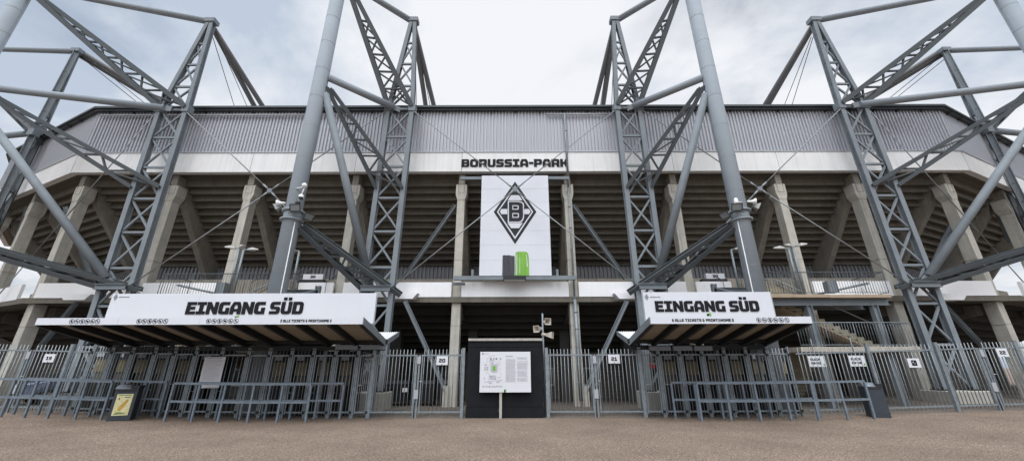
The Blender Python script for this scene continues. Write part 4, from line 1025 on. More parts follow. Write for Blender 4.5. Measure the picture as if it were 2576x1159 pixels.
st = [(300 + 60 * (abs(math.cos(t)) ** .6) * (1 if math.cos(t) > 0 else -1), 308 + 72 * (abs(math.sin(t)) ** .6) * (1 if math.sin(t) > 0 else -1)) for t in [2 * math.pi * i / 28 for i in range(28)]]
mpoly(q, st[::-1]); q.build('map_building', M['grey'], mbd)
q = MB(); mpoly(q, [(277, 348), (324, 348), (324, 272), (277, 272)], .003); q.build('map_pitch', M['green'], mbd)
q = MB()
for (x, y, w, h) in ((232, 140, 26, 26), (285, 140, 16, 26), (322, 140, 26, 26), (400, 140, 14, 26), (245, 222, 40, 8), (340, 228, 14, 8), (364, 240, 8, 22), (230, 245, 10, 10), (228, 425, 12, 14), (258, 430, 10, 16), (362, 448, 14, 14), (395, 320, 8, 8), (322, 480, 12, 10), (405, 506, 8, 12), (160, 255, 8, 8), (190, 283, 8, 8), (360, 375, 8, 8)):
    mpoly(q, [(x, y + h), (x + w, y + h), (x + w, y), (x, y)], .003)
for x in (128, 183, 228, 285, 340, 375, 410): mpoly(q, [(x - 5, 595), (x + 5, 595), (x + 5, 583), (x - 5, 583)])
for x in (128, 228, 308): mpoly(q, [(x - 5, 612), (x + 5, 612), (x + 5, 600), (x - 5, 600)])
mline(q, [(140, 589), (440, 589)], .004); mline(q, [(140, 606), (440, 606)], .004)
mline(q, [(490, 109), (602, 109)], .014); mline(q, [(138, 71), (210, 71)], .01); mpoly(q, [(113, 92), (126, 71), (113, 48), (100, 71)])
q.build('map_symbol', M['midgrey'], mbd)
q = MB()
for cx0, cx1, n in ((490, 660, 44), (676, 855, 42)):
    for i in range(n):
        y = 132 + i * 9.4
        if random.random() < .08: continue
        mline(q, [(cx0, y), (cx1 - random.uniform(0, 28), y)], .006)
q.build('printed_text', M['clad'], mbd)
q = MB(); mpoly(q, [(464, 690), (481, 690), (481, 645), (464, 645)]); q.build('black_mark', M['ink'], mbd)
q = MB(); mpoly(q, [(482, 690), (497, 690), (497, 640), (482, 640)]); q.build('green_mark', M['green'], mbd)

# horn loudspeakers on a pole beside the kiosk
hx = P(1367, 876, 15.2).x; z0_, z1_ = 0, P(1366, 787, 15.2).z
hp = thing('loudspeaker_pole', 'thin pole with three square horn loudspeakers beside the black kiosk', 'loudspeaker', (hx, 15.2, 0))
MB().tube((hx, 15.3, 0), (hx, 15.3, z1_), .035, 10).build('pole', M['galv'], hp)
def horn(p, d, parent, s=.125):
    d = V(d).normalized(); p = V(p); sx = d.cross(V((0, 0, 1))).normalized(); sy = sx.cross(d)
    rg_ = lambda c, w: [c - sx * w - sy * w, c + sx * w - sy * w, c + sx * w + sy * w, c - sx * w + sy * w]
    a, b_, c_ = rg_(p, .04), rg_(p + d * .28, s), rg_(p + d * .06, .03); b2 = rg_(p + d * .28, s - .015)
    mb = MB(); k = 0; mb.v += a + b_ + b2 + c_
    for i in range(4):
        j = (i + 1) % 4; mb.face((i, j, 4 + j, 4 + i)); mb.face((4 + i, 4 + j, 8 + j, 8 + i)); mb.face((8 + i, 8 + j, 12 + j, 12 + i))
    mb.face((3, 2, 1, 0)); mb.face((12, 13, 14, 15))
    o = mb.build('horn', M['cream'], parent)
    MB().tube(p - d * .16, p + d * .02, .06, 10).build('driver', M['cream'], o)
horn((hx + .1, 15.22, P(1370, 809, 15.2).z), (.25, -.9, -.05), hp); horn((hx - .12, 15.25, P(1360, 826, 15.2).z), (-.55, -.8, -.1), hp); horn((hx + .1, 15.25, P(1370, 841, 15.2).z), (.85, -.35, -.1), hp)

# ================================================================== BINS
def bin_(xc, yb, Y, rot, poster, label):
    p = P(xc, yb, Y); r_ = thing('litter_bin', label, 'bin', (p.x, Y, gz(p.x)))
    w, d, h = (.29 if poster else .25), .27, .95
    c, s_ = math.cos(rot), math.sin(rot)
    def pt(x, y, z): return V((p.x + c * x - s_ * y, Y + s_ * x + c * y, gz(p.x) + z))
    def bx(x0, x1, y0, y1, za, zb): return [pt(x0, y0, za), pt(x1, y0, za), pt(x1, y1, za), pt(x0, y1, za), pt(x0, y0, zb), pt(x1, y0, zb), pt(x1, y1, zb), pt(x0, y1, zb)]
    MB().hexa(bx(-w, w, -d, d, 0, h)).build('body', M['bin'], r_, bevel=.012)
    k = 9; lid = MB()
    arc = [(-d - .01 + (2 * d + .02) * i / k, h + .004 + .11 * math.sin(math.pi * i / k) + .02) for i in range(k + 1)]
    n0 = len(lid.v)
    for xx in (-w - .01, w * .28):
        lid.v += [pt(xx, y, z) for y, z in arc] + [pt(xx, arc[-1][0], h + .003), pt(xx, arc[0][0], h + .003)]
    n = k + 3
    lid.face(tuple(n0 + i for i in range(n))); lid.face(tuple(n0 + n + i for i in range(n - 1, -1, -1)))
    for i in range(n): lid.face((n0 + i, n0 + n + i, n0 + n + (i + 1) % n, n0 + (i + 1) % n), i < k)
    lid.build('lid', M['binlid'], r_)
    MB().hexa(bx(w * .3, w + .01, -d - .01, d + .01, h + .003, h + .10)).build('ashtray', M['dark'], r_)
    MB().hexa(bx(-w + .05, w - .05, -d - .004, -d + .01, .86, .93)).build('slot', M['dark'], r_)
    if poster:
        po = MB().hexa(bx(-.2, .2, -d - .01, -d - .003, .16, .80)).build('poster', M['poster'], r_)
        f1 = MB(); O = pt(0, -d - .0102, .0); ux = pt(1, 0, 0) - pt(0, 0, 0)
        f1.prism([[(-.10, .32), (-.02, .30), (.06, .42), (.12, .60), (.10, .66), (.02, .56), (-.06, .44)]], O, ux, ZA, .002); f1.build('figure', M['posterfig'], po)
        f2 = MB(); f2.prism([[(-.17, .19), (.16, .20), (.05, .25), (-.1, .26)]], O, ux, ZA, .002); f2.prism([[(-.16, .75), (.16, .75), (.16, .775), (-.16, .775)]], O, ux, ZA, .002)
        f2.build('strip', M['postergreen'], po)
        f3 = MB(); f3.prism([[(-.15, .66), (-.11, .62), (-.12, .70)]], O, ux, ZA, .002); f3.prism([[(0.0, .69), (.15, .69), (.15, .71), (0.0, .71)]], O, ux, ZA, .002); f3.build('mark', M['ink'], po)
bin_(303, 1057, 13.95, R(28), True, 'dark grey litter bin with yellow poster before the left gates')
bin_(2211, 1050, 14.35, R(-24), False, 'plain dark grey litter bin at the right end of the barriers')

# ================================================================== TURNSTILES BEHIND GATES
def turnstile():
    r_ = thing('turnstile', 'x', 'turnstile', (0, 0, 0), 'turnstiles behind the gates')
    MB().box(-.16, .16, -.45, .45, 0, 1.02).build('cabinet', M['cab'], r_)
    MB().box(-.22, .22, -.40, .38, 1.40, 1.88).build('reader_housing', M['beige'], r_)
    MB().box(-.17, .17, -.36, .34, 1.03, 1.39).build('reader_neck', M['conc2'], r_)
    MB().box(-.26, .26, -.45, .45, 1.885, 2.3).build('hood', M['dark'], r_)
    MB().box(-.2, .08, -.462, -.452, 1.95, 2.14).build('notice', M['clad'], r_)
    a = MB()
    for t in (R(90), R(210), R(330)): a.tube((.16, -.1, .85), (.16 + .42 * abs(math.cos(R(25))), -.1 + .2 * math.cos(t), .85 + .2 * math.sin(t)), .016, 8)
    a.build('tripod_arm', M['rim'], r_)
    MB().box(.30, .36, -.5, .5, 0, 2.3).build('side_frame', M['dark'], r_)
    return r_
tp = None
def place_ts(lst, txt, skip=()):
    global tp
    for i, (a, b_) in enumerate(zip(lst[:-1], lst[1:])):
        if i in skip: continue
        xc = (fx(a) + fx(b_)) / 2 * 1.055; loc = (xc, 16.25, gz(xc))
        if tp is None: tp = turnstile(); tp.location = loc; tp['label'] = txt % ORD[i]
        else: dup(tp, loc, txt % ORD[i])
place_ts(lg[1:], 'turnstile with tan box behind the left gates, %s from the left', skip=(6, 7, 12))
place_ts(rg, 'turnstile with tan box behind the right gates, %s from the left', skip=(0,))
# block direction signs behind the gates
def bsign(x0, x1, yc, Y, l1_, l2_, label, h=.42):
    a, b_ = P(x0, yc, Y), P(x1, yc, Y); r_ = thing('direction_sign', label, 'sign', (a.x, Y, a.z - h / 2))
    MB().box(a.x, b_.x, Y, Y + .03, a.z - h / 2, a.z + h / 2).build('panel', M['paper'], r_)
    mb = MB(); hh = h * .2
    put_text(mb, l1_, (a.x + .08, Y - .002, a.z + h * .08), XA, ZA, (b_.x - a.x) * .58, hh, .004); put_text(mb, l2_, (a.x + .08, Y - .002, a.z - h * .26), XA, ZA, (b_.x - a.x) * .58, hh, .004)
    mb.build('lettering', M['ink'], r_)
    MB().prism([[(0, 0), (.06, 0), (.06, .07), (0, .07)]], (b_.x - .12, Y - .002, a.z - h * .4), XA, ZA, .004).build('green_mark', M['green'], r_)
    MB().tube(((a.x + b_.x) / 2, Y + .06, a.z + h / 2 - .01), ((a.x + b_.x) / 2, Y + .06, a.z + h / 2 + .7), .02, 8).build('hanger', M['galv'], r_)
bsign(893, 960, 903, 16.9, 'BLOCK', '1-13', 'white block direction sign behind the right end of the left gates')
bsign(1636, 1672, 903, 16.9, 'BLOCK', 'BLOCK', 'white block sign behind the first right gate')
bsign(1678, 1716, 903, 16.9, 'BLOCK', '13-22', 'white block sign behind the second right gate')
bsign(2034, 2076, 908, 16.6, 'BLOCK', '16-23', 'white block sign behind the right fence, nearer the canopy')
bsign(2136, 2177, 907, 16.6, 'BLOCK', '13-18', 'white block sign behind the right fence, nearer the bin')

# ================================================================== DUMPSTERS, CAR, SMALL THINGS BEHIND THE FENCE
def dumpster(xc, w, Y, label):
    r_ = thing('dumpster', label, 'waste container', (xc, Y, 0), 'black waste containers behind the left double gate')
    MB().hexa([(xc - w * .45, Y, .2), (xc + w * .45, Y, .2), (xc + w * .45, Y + .7, .2), (xc - w * .45, Y + .7, .2), (xc - w / 2, Y - .1, .98), (xc + w / 2, Y - .1, .98), (xc + w / 2, Y + .8, .98), (xc - w / 2, Y + .8, .98)]).build('body', M['dumpster'], r_, bevel=.02)
    MB().hexa([(xc - w * .52, Y - .13, .985), (xc + w * .52, Y - .13, .985), (xc + w * .52, Y + .83, .985), (xc - w * .52, Y + .83, .985), (xc - w * .46, Y, 1.12), (xc + w * .46, Y, 1.12), (xc + w * .46, Y + .7, 1.12), (xc - w * .46, Y + .7, 1.12)]).build('lid', M['dumpster'], r_, bevel=.02)
    for sx in (-.38, .38):
        for yy in (.05, .65): MB().tube((xc + sx * w - .03, Y + yy, .1), (xc + sx * w + .03, Y + yy, .1), .1, 12).build('wheel', M['rubber'], r_)
    MB().box(xc - w * .4, xc + w * .4, Y - .12, Y - .09, .78, .82).build('rim_bar', M['dark'], r_)
dx = [P(x, 1010, 18.6).x for x in (905, 975, 1048, 1122)]
for i, x in enumerate(dx):
    dumpster(x, 1.15, 19.9 if i == 0 else 19.7, ('black waste container behind the lattice column left of plate 20', 'black waste container with a small white label, left of the gate stile', 'black waste container behind the gate stile of gate 20', 'black waste container below plate 20 beside the concrete column')[i])
p = P(1116 - 100, 1002, 19.55); o = MB().box(p.x - .12, p.x + .12, 19.56, 19.565, .62, .80).build('container_label', M['paper']); tag(o, 'small white label on the second black waste container', 'label')
p = P(966 - 90, 999, 16.6); o = MB().box(p.x - .12, p.x + .12, 16.6, 16.62, p.z - .05, p.z + .06).build('warning_sign', M['red']); tag(o, 'small red warning sign low behind the right end of the left gates', 'sign')
p = P(1814, 904 + 9, 17.2); o = MB().tube((P(1641, 918, 17.2).x, 17.2, P(1641, 918, 17.2).z), (P(1641, 918, 17.2).x, 17.24, P(1641, 918, 17.2).z), .13, 16).build('round_sign', M['red']); tag(o, 'round red prohibition sign behind the first right gate', 'sign')

def car(xc, yc, rot, label):
    r_ = thing('parked_car', label, 'car', (0, 0, 0))
    prof = [(-2.0, .35), (-2.02, .62), (-1.95, .86), (-1.25, .96), (-.55, 1.40), (.35, 1.46), (1.15, 1.36), (1.75, 1.0), (1.98, .9), (2.0, .45), (1.9, .3), (-1.9, .28)]
    def wid(z): return .86 if z < .95 else .86 - (z - .95) * .42
    mb = MB(); n = len(prof)
    for sy in (-1, 1): mb.v += [V((x, sy * wid(z) * (.9 if abs(x) > 1.9 else 1), z)) for x, z in prof]
    mb.face(tuple(range(n))); mb.face(tuple(n + i for i in range(n - 1, -1, -1)))
    for i in range(n): mb.face((i, n + i, n + (i + 1) % n, (i + 1) % n))
    body = mb.build('body', M['car'], r_, bevel=.05)
    g_ = MB()
    for sy in (-1, 1):
        for win in ([(-1.0, .98), (-.5, 1.32), (-.1, 1.36), (-.1, .98)], [(0, .98), (0, 1.37), (.75, 1.33), (1.1, 1.0)]):
            k = len(g_.v); g_.v += [V((x, sy * (wid(z) + .012), z)) for x, z in win]; g_.face(tuple(k + i for i in range(4)))
    k = len(g_.v); g_.v += [V((-1.22, -.72, 1.0)), V((-1.22, .72, 1.0)), V((-.62, .6, 1.38)), V((-.62, -.6, 1.38))]; g_.face((k, k + 1, k + 2, k + 3))
    g_.build('window', M['glass'], r_)
    for x in (-1.25, 1.25):
        for sy in (-1, 1):
            w_ = MB().tube((x, sy * .72, .31), (x, sy * .89, .31), .31, 18).build('wheel', M['rubber'], r_); MB().tube((x, sy * .892, .31), (x, sy * .9, .31), .19, 14).build('rim', M['rim'], w_)
    for sy in (-1, 1): MB().box(-2.0, -1.9, sy * .62 - .15, sy * .62 + .15, .66, .8).build('headlight', M['lens'], r_)
    for sy in (-1, 1): MB().box(-.85, -.68, sy * .96 - .09, sy * .96 + .09, .96, 1.1).build('mirror', M['car'], r_)
    MB().box(-2.04, -2.0, -.26, .26, .42, .53).build('number_plate', M['paper'], r_)
    r_.location = (xc, yc, gz(xc)); r_.rotation_euler = (0, 0, rot)
cp = P(138, 1015, 18.2); car(cp.x - .3, 19.4, R(62), 'blue grey hatchback parked behind the bars of the far left gate')
cp = P(2560, 1000, 24); car(cp.x, 27.5, R(75), 'dark parked car in the open passage at the far right')

# ================================================================== STAIR TOWERS
def railing(mb, pts, h=1.0, pitch=.12, r=.007):
    for a, b_ in zip(pts[:-1], pts[1:]):
        a, b_ = V(a), V(b_); ln = (b_ - a).length; n = max(1, int(ln / pitch))
        for i in range(n + 1):
            p = a.lerp(b_, i / n); mb.tube(p + V((0, 0, .06)), p + V((0, 0, h)), r * (2.2 if i % 10 == 0 else 1), 5)
        mb.tube(a + V((0, 0, h)), b_ + V((0, 0, h)), .022, 6); mb.tube(a + V((0, 0, .08)), b_ + V((0, 0, .08)), .014, 6)
def flight(mb, x0, x1, y0, y1, z0_, z1_, axis, n):
    """solid steps; axis 'x' climbs along x, 'y' climbs along y"""
    for i in range(n):
        za, zb = z0_ + (z1_ - z0_) * i / n, z0_ + (z1_ - z0_) * (i + 1) / n
        if axis == 'x':
            a, b_ = x0 + (x1 - x0) * i / n, x0 + (x1 - x0) * (i + 1) / n; mb.box(min(a, b_) + .001, max(a, b_) - .001, y0, y1, za - .12, zb)
        else:
            a, b_ = y0 + (y1 - y0) * i / n, y0 + (y1 - y0) * (i + 1) / n; mb.box(x0, x1, min(a, b_) + .001, max(a, b_) - .001, za - .12, zb)
def stairs(sg, xi, xo, label):
    """xi: inner edge X, xo: outer edge X (abs values), sg side"""
    X = lambda v: sg * v
    def bx(mb, a, b_, y0, y1, z0_, z1_): a, b_ = sorted((X(a), X(b_))); return mb.box(a, b_, y0, y1, z0_, z1_)
    zl = 4.68; zm = 2.46
    st_ = thing('staircase', label, 'staircase', (X((xi + xo) / 2), 17.5, 0), 'outdoor stairs up to the gallery')
    xm = (xi + xo) / 2
    bx(MB(), xi, xm - .01, 16.9, 18.85, zl - .14, zl).build('upper_landing', M['tan'], st_, bevel=.01)
    bx(MB(), xm + .01, xo, 16.93, 18.85, zl - .15, zl - .01).build('upper_landing', M['tan'], st_, bevel=.01)
    bx(MB(), xi + .9, xo + .4, 16.85, 18.4, zm - .2, zm).build('lower_landing', M['slab'], st_, bevel=.01)
    fl = MB(); flight(fl, X(xo - 2.4), X(xi + .6), 17.0, 18.2, zm, zl, 'x', 12) if False else None
    # flight between landings: climbs inwards behind the railing
    fl = MB(); flight(fl, X(xo - .3), X(xi + 1.2), 17.9, 18.8, zm, zl - .15, 'x', 13); fl.build('flight', M['step'], st_)
    sf = MB(); a, b_ = V((X(xo - .3), 18.35, zm - .25)), V((X(xi + 1.2), 18.35, zl - .42)); sf.beam(a, b_, .86, .10); sf.build('flight_soffit', M['tan'], st_)
    f2 = MB(); flight(f2, X(xi + 1.0), X(xi + 4.2), 15.75, 16.75, gz(X(xi)) + .0, zm - .15, 'x', 14) if False else flight(f2, min(X(xi + 1.2), X(xi + 2.8)), max(X(xi + 1.2), X(xi + 2.8)), 20.6, 18.45, 0, zm, 'y', 14); f2.build('flight', M['step'], st_)
    f3 = MB(); a, b_ = sorted((X(xi - .7), X(xi + 1.0))); flight(f3, a, b_, 18.9, 20.6, zl, 5.75, 'y', 7); f3.build('flight', M['step'], st_)
    f4 = MB(); a, b_ = sorted((X(xi + 1.5), X(xi + 3.0))); flight(f4, a, b_, 18.9, 20.6, zl, 5.75, 'y', 7) ; f4.build('flight', M['step'], st_)
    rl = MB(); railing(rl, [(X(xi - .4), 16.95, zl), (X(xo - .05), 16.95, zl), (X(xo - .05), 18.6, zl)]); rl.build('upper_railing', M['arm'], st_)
    rl = MB(); railing(rl, [(X(xi + .95), 16.9, zm), (X(xo + .35), 16.9, zm), (X(xo + .35), 18.3, zm)]); rl.build('lower_railing', M['galv'], st_)
    for xx in (xi - .7, xi + 1.05, xi + 1.5, xi + 3.05):
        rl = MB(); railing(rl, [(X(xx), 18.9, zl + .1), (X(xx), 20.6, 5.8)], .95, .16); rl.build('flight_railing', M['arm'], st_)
    hr = MB(); hr.tube((X(xo - .3), 17.85, zm + 1.0), (X(xi + 1.2), 17.85, zl + .85), .03, 8); hr.tube((X(xo - .6), 17.2, zl + .55), (X(xo - 2.6), 17.9, zl + .15), .05, 8); hr.build('handrail', M['galv'], st_)
    bm = MB(); bm.ibeam((X(xi), 17.2, zl - .3), (X(xo), 17.2, zl - .3), .2, .3); bm.ibeam((X(xi), 18.5, zl - .3), (X(xo), 18.5, zl - .3), .2, .3); bm.build('landing_beam', M['steel'], st_)
    for xx in (xi + 1.9, xo - .7):
        MB().ibeam((X(xx), 17.2, gz(X(xx))), (X(xx), 17.2, zl - .46), .22, .24, (1, 0, 0)).build('column', M['steel'], st_)
    MB().box(min(X(xi + 2.9), X(xi + 3.3)), max(X(xi + 2.9), X(xi + 3.3)), 17.0, 17.3, zl + .1, zl + .62).build('control_box', M['steel'], st_)
stairs(1, P(1925, 735, 16.95).x, P(2238, 735, 16.95).x, 'outdoor concrete stairs and landings right of the right canopy')
stairs(-1, -P(722, 740, 16.95).x, -P(392, 740, 16.95).x, 'outdoor concrete stairs rising behind the left entrance sign')
# steel cantilever beams beside the masts
for sg, pts, lab in ((-1, [(758, 738), (800, 727)], 'short grey steel bracket above the left entrance sign'), (1, [(1838, 734), (1795, 722)], 'short grey steel bracket above the right entrance sign')):
    a, b_ = P(*pts[0], 17.4), P(*pts[1], 17.4); r_ = thing('steel_bracket', lab, 'bracket', tuple(a), 'steel brackets over the entrance signs')
    MB().ibeam(V((a.x - sg * -.9, a.y, b_.z - .15)), V((b_.x, b_.y, b_.z - .15)), .2, .25).build('beam', M['steel'], r_)
    MB().ibeam(V((b_.x, b_.y, b_.z - .45)), V((b_.x, b_.y, b_.z + .15)), .2, .2, (1, 0, 0)).build('end_post', M['steel'], r_)
    MB().tube(V((a.x - sg * -.8, a.y - .14, b_.z - .5)), V((b_.x, b_.y - .14, b_.z - .05)), .04, 8).build('stay', M['steel'], r_)

# ================================================================== LAMPS ON POSTS, FLOODLIGHTS, CAMERAS
def lamp_post(x, ytop, Y, zb, heads, label):
    p = P(x, ytop, Y); r_ = thing('street_lamp', label, 'lamp', (p.x, Y, zb), 'slim lamp posts on the landings')
    MB().tube((p.x, Y, zb), (p.x, Y, p.z), .055, 12).build('pole', M['galv'], r_)
    for dx_, dy_ in heads:
        d = V((dx_, dy_, .05)); mb = MB(); a = p + V((0, 0, .02))
        mb.beam(a, a + d * .25, .05, .05)
        ar = mb.build('arm', M['galv'], r_)
        sx = V((-dy_, dx_, 0)).normalized()
        c0, c1, c2 = a + d * .2, a + d * .45, a + d * .75
        MB().hexa([c0 - sx * .06 - V((0, 0, .03)), c0 + sx * .06 - V((0, 0, .03)), c1 + sx * .13 - V((0, 0, .04)), c1 - sx * .13 - V((0, 0, .04)), c0 - sx * .05 + V((0, 0, .05)), c0 + sx * .05 + V((0, 0, .05)), c1 + sx * .1 + V((0, 0, .09)), c1 - sx * .1 + V((0, 0, .09))]).build('lamp_head', M['lamp'], r_)
        MB().hexa([c1 - sx * .13 - V((0, 0, .04)), c1 + sx * .13 - V((0, 0, .04)), c2 + sx * .05 - V((0, 0, .02)), c2 - sx * .05 - V((0, 0, .02)), c1 - sx * .1 + V((0, 0, .09)), c1 + sx * .1 + V((0, 0, .09)), c2 + sx * .04 + V((0, 0, .02)), c2 - sx * .04 + V((0, 0, .02))]).build('lamp_hood', M['lamp'], r_)
lamp_post(602, 626, 17.6, 4.68, [(-.8, -.2), (.6, -.5)], 'twin-headed lamp post on the left stair landing, before the concrete column')
lamp_post(613, 629, 18.3, 4.68, [(.9, .1)], 'single lamp post right beside the twin one on the left stairs')
lamp_post(753, 632, 18.6, 4.9, [(-.9, -.1)], 'single lamp post just right of the left mast')
lamp_post(1993, 622, 17.6, 4.68, [(.6, -.5), (-.7, -.3)], 'twin-headed lamp post on the right stair landing, before the concrete column')
lamp_post(1982, 625, 18.3, 4.68, [(-.9, .1)], 'single lamp post left beside the twin one on the right stairs')
lamp_post(1838, 628, 18.6, 4.9, [(.9, -.1)], 'single lamp post just left of the right mast')
def flood(p, d, label, s=1.0, mount=None):
    p = V(p); d = V(d).normalized(); r_ = thing('floodlight', label, 'floodlight', tuple(p), 'floodlights clamped to the two masts')
    sx = d.cross(V((0, 0, 1))).normalized(); sy = sx.cross(d)
    rg_ = lambda c, w, h: [c - sx * w - sy * h, c + sx * w - sy * h, c + sx * w + sy * h, c - sx * w + sy * h]
    MB().hexa(rg_(p - d * .22, .10 * s, .07 * s) + rg_(p, .25 * s, .17 * s)).build('housing', M['lamp'], r_)
    fr_ = MB()
    for w0, h0 in ((0, 1), (0, -1)): fr_.beam(p - sx * .26 * s + sy * h0 * .175 * s + d * .012, p + sx * .26 * s + sy * h0 * .175 * s + d * .012, .035, .02, sy)
    for w0 in (-1, 1): fr_.beam(p + sx * w0 * .25 * s - sy * .16 * s + d * .012, p + sx * w0 * .25 * s + sy * .16 * s + d * .012, .035, .02, sx)
    fr_.build('bezel', M['dark'], r_)
    k = rg_(p + d * .004, .235 * s, .16 * s); MB().quad(*k).build('glass', M['lens'], r_)
    MB().tube(p - d * .27, p - d * .2, .07 * s, 10).build('driver_box', M['lamp'], r_)
    if mount is not None: MB().beam(p - d * .22, mount, .05, .05).build('arm', M['steel'], r_)
for sg, mx_, cpx, lpx, rpx, side in ((-1, mx2, (742, 522), (692, 524), (777, 545), 'left'), (1, mx3, (1853, 520), (1822, 541), (1909, 522), 'right')):
    c = P(*cpx, YM - .55); mt_ = V((mx_, YM - .36, c.z - .2))
    flood(c, (.0 if sg < 0 else -.1, -.95, -.45), 'floodlight facing forwards at the middle of the %s mast' % side, .88, mt_)
    a = P(*lpx, YM - .1); flood(a, (-.85, -.3, -.55), 'floodlight pointing left on the %s mast' % side, .88, V((mx_ - .36, YM, a.z - .15)))
    a = P(*rpx, YM - .1); flood(a, (.85, -.35, -.50), 'floodlight pointing right on the %s mast' % side, .88, V((mx_ + .36, YM, a.z - .15)))
def dome(p, mount, label, big=True):
    p = V(p); r_ = thing('dome_camera', label, 'camera', tuple(p))
    MB().lathe(p, [(.03, .14), (.10, .10), (.115, .0), (.115, -.02)][::-1], 14).build('housing', M['whiteplastic'], r_)
    MB().lathe(p + V((0, 0, -.022)), [(.03, -.10), (.08, -.07), (.10, 0)], 14).build('dome', M['glass'], r_)
    MB().tube(p + V((0, 0, .12)), p + V((.06, .02, .48)), .03, 10).build('drop_arm', M['whiteplastic'], r_)
    MB().lathe(p + V((.06, -.02, .46)), [(.05, 0), (.11, .05), (.11, .16), (.05, .21)], 12).build('junction_box', M['whiteplastic'], r_)
    MB().tube(p + V((.06, .02, .52)), mount, .025, 8).build('arm', M['whiteplastic'], r_)
p = P(757, 496, YM - .5); dome(p, V((mx2 + .1, YM - .34, p.z + .5)), 'white dome camera hanging from an arm on the left mast')
p = P(749, 511, YM - .45); r_ = thing('bullet_camera', 'dark round camera just above the middle floodlight of the left mast', 'camera', tuple(p))
MB().lathe(p, [(.03, -.09), (.09, -.06), (.11, 0), (.09, .06), (.04, .09)], 12).build('housing', M['dark'], r_); MB().tube(p + V((0, 0, .05)), p + V((.02, .1, .5)), .022, 8).build('stem', M['whiteplastic'], r_)
p = P(1851, 506, YM - .5); r_ = thing('dome_camera', 'small white dome above the middle floodlight of the right mast', 'camera', tuple(p))
MB().lathe(p, [(.12, -.14), (.09, -.02), (.07, .12), (.03, .15)], 14).build('housing', M['whiteplastic'], r_); MB().tube(p + V((0, .05, 0)), V((mx3, YM - .35, p.z)), .025, 8).build('arm', M['whiteplastic'], r_)
def roundhorn(x, y, d, mount, label):
    p = P(x, y, YM - .2); d = V(d).normalized(); r_ = thing('horn_loudspeaker', label, 'loudspeaker', tuple(p))
    MB().lathe(p, [(.05, -.22), (.055, -.08), (.07, 0), (.15, .12), (.16, .14)], 16, d).build('horn', M['whiteplastic'], r_); MB().beam(p - d * .1, mount, .04, .04).build('bracket', M['steel'], r_)
p = P(708, 512, YM - .2); roundhorn(705, 511, (-.95, -.2, -.1), V((mx2 - .36, YM, p.z - .05)), 'white horn loudspeaker on the left side of the left mast')
p = P(1890, 508, YM - .2); roundhorn(1891, 507, (.95, -.2, -.1), V((mx3 + .36, YM, p.z - .05)), 'white horn loudspeaker on the right side of the right mast')
# cable conduits up the two masts
for mx_, sg, lab in ((mx2, 1, 'white cable conduit running up the left mast'), (mx3, -1, 'white cable conduit running up the right mast')):
    o = MB().tube((mx_ + sg * .30, YM - .23, 0), (mx_ + sg * .30, YM - .23, P(1287, 562, YM).z), .022, 8).build('cable_conduit', M['rooflight']); tag(o, lab, 'conduit', 'cable conduits on the masts')

# ================================================================== WORLD, SUN
SUN_EL, SUN_AZ = R(62), R(195)
w = bpy.data.worlds.new('World'); SC.world = w; w.use_nodes = True
nt = w.node_tree; N = nt.nodes; L = nt.links
bg = N['Background']
sky = N.new('ShaderNodeTexSky'); sky.sky_type = 'NISHITA'; sky.sun_disc = False; sky.sun_elevation = SUN_EL; sky.sun_rotation = SUN_AZ; sky.air_density = 1.2; sky.dust_density = 2.0
tc = N.new('ShaderNodeTexCoord')
sp = N.new('ShaderNodeSeparateXYZ'); L.new(tc.outputs['Generated'], sp.inputs[0])
def math_(op, a, b_=None):
    n_ = N.new('ShaderNodeMath'); n_.operation = op
    for i, x in enumerate((a, b_)):
        if x is None: continue
        if isinstance(x, (int, float)): n_.inputs[i].default_value = x
        else: L.new(x, n_.inputs[i])
    return n_.outputs[0]
zc = math_('ADD', math_('MAXIMUM', sp.outputs['Z'], 0.0), 0.22)
cbx = N.new('ShaderNodeCombineXYZ'); L.new(math_('DIVIDE', sp.outputs['X'], zc), cbx.inputs['X']); L.new(math_('DIVIDE', sp.outputs['Y'], zc), cbx.inputs['Y'])
def noise(scale, detail, rough, off):
    mp = N.new('ShaderNodeMapping'); mp.inputs['Location'].default_value = off; L.new(cbx.outputs[0], mp.inputs['Vector'])
    n_ = N.new('ShaderNodeTexNoise'); n_.inputs['Scale'].default_value = scale; n_.inputs['Detail'].default_value = detail; n_.inputs['Roughness'].default_value = rough; n_.inputs['Distortion'].default_value = 0.3
    L.new(mp.outputs[0], n_.inputs['Vector']); return n_.outputs['Fac']
cov = noise(1.1, 8, 0.55, (3.1, 1.7, 0)); tone = noise(1.15, 8, 0.58, (7.3, 2.2, 0))
ramp = N.new('ShaderNodeValToRGB'); L.new(tone, ramp.inputs['Fac'])
e = ramp.color_ramp.elements; e[0].position = 0.41; e[0].color = (0.53, 0.61, 0.73, 1); e[1].position = 0.56; e[1].color = (0.90, 0.92, 0.96, 1)
sunv = V((math.sin(SUN_AZ) * math.cos(SUN_EL), math.cos(SUN_AZ) * math.cos(SUN_EL), math.sin(SUN_EL)))
dt = N.new('ShaderNodeVectorMath'); dt.operation = 'DOT_PRODUCT'; L.new(tc.outputs['Generated'], dt.inputs[0]); dt.inputs[1].default_value = sunv
gl = N.new('ShaderNodeMapRange'); gl.interpolation_type = 'SMOOTHSTEP'; gl.inputs['From Min'].default_value = 0.42; gl.inputs['From Max'].default_value = 1.0; gl.inputs['To Min'].default_value = 1.0; gl.inputs['To Max'].default_value = 3.9
L.new(dt.outputs['Value'], gl.inputs['Value'])
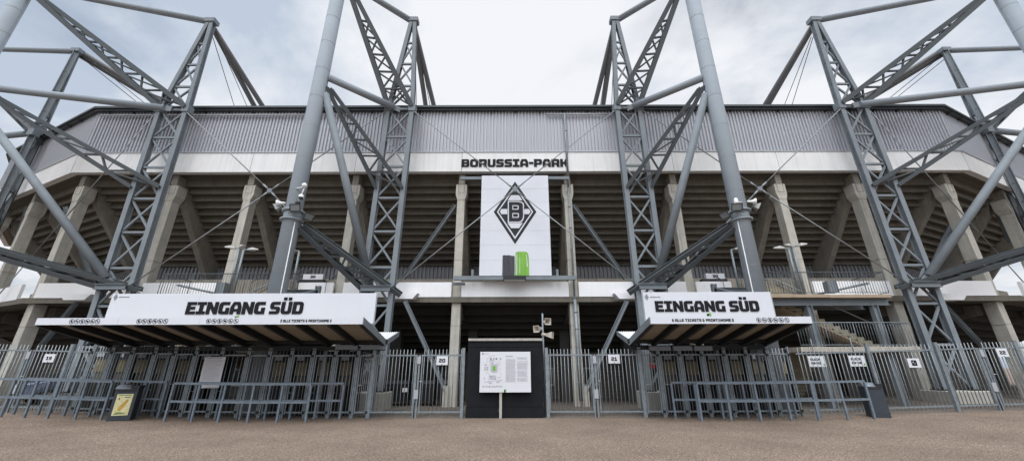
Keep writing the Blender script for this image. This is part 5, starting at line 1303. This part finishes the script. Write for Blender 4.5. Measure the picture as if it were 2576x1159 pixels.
# overcast sky is darker towards the horizon on the side away from the bright clouds behind the stand
hz = N.new('ShaderNodeMapRange'); hz.interpolation_type = 'SMOOTHSTEP'; hz.inputs['From Min'].default_value = 0.0; hz.inputs['From Max'].default_value = 0.6; hz.inputs['To Min'].default_value = 0.58; hz.inputs['To Max'].default_value = 1.0; L.new(sp.outputs['Z'], hz.inputs['Value'])
fb = N.new('ShaderNodeMapRange'); fb.interpolation_type = 'SMOOTHSTEP'; fb.inputs['From Min'].default_value = -0.35; fb.inputs['From Max'].default_value = 0.25; L.new(sp.outputs['Y'], fb.inputs['Value'])
lm = N.new('ShaderNodeMix'); lm.data_type = 'FLOAT'; L.new(fb.outputs['Result'], lm.inputs[0]); L.new(hz.outputs['Result'], lm.inputs[2]); lm.inputs[3].default_value = 1.0
low_ = lm.outputs[0]
cm = N.new('ShaderNodeMix'); cm.data_type = 'RGBA'; cm.blend_type = 'MULTIPLY'; cm.inputs[0].default_value = 1; L.new(ramp.outputs['Color'], cm.inputs[6]); L.new(math_('MULTIPLY', gl.outputs['Result'], low_), cm.inputs[7])
SKY = 0.10
ck = N.new('ShaderNodeMix'); ck.data_type = 'RGBA'; ck.blend_type = 'MULTIPLY'; ck.inputs[0].default_value = 1; L.new(cm.outputs[2], ck.inputs[6]); ck.inputs[7].default_value = (1 / SKY, 1 / SKY, 1 / SKY, 1); ck.clamp_result = False
cvr = N.new('ShaderNodeMapRange'); cvr.inputs['From Min'].default_value = 0.20; cvr.inputs['From Max'].default_value = 0.47; cvr.interpolation_type = 'SMOOTHSTEP'; L.new(cov, cvr.inputs['Value'])
fin = N.new('ShaderNodeMix'); fin.data_type = 'RGBA'; L.new(cvr.outputs['Result'], fin.inputs[0]); L.new(sky.outputs[0], fin.inputs[6]); L.new(ck.outputs[2], fin.inputs[7])
L.new(fin.outputs[2], bg.inputs['Color']); bg.inputs['Strength'].default_value = SKY
sl = bpy.data.lights.new('sun', 'SUN'); sl.energy = 1.0; sl.angle = R(14); sl.color = (1, .96, .9)
so_ = bpy.data.objects.new('sun', sl); COL.objects.link(so_)
so_.rotation_euler = (-sunv).to_track_quat('-Z', 'Y').to_euler()
vs = SC.view_settings; vs.view_transform = 'Standard'; vs.look = 'None'; vs.exposure = 0; vs.gamma = 1
SC.cycles.max_bounces = 6; SC.cycles.use_adaptive_sampling = True; SC.cycles.use_denoising = True
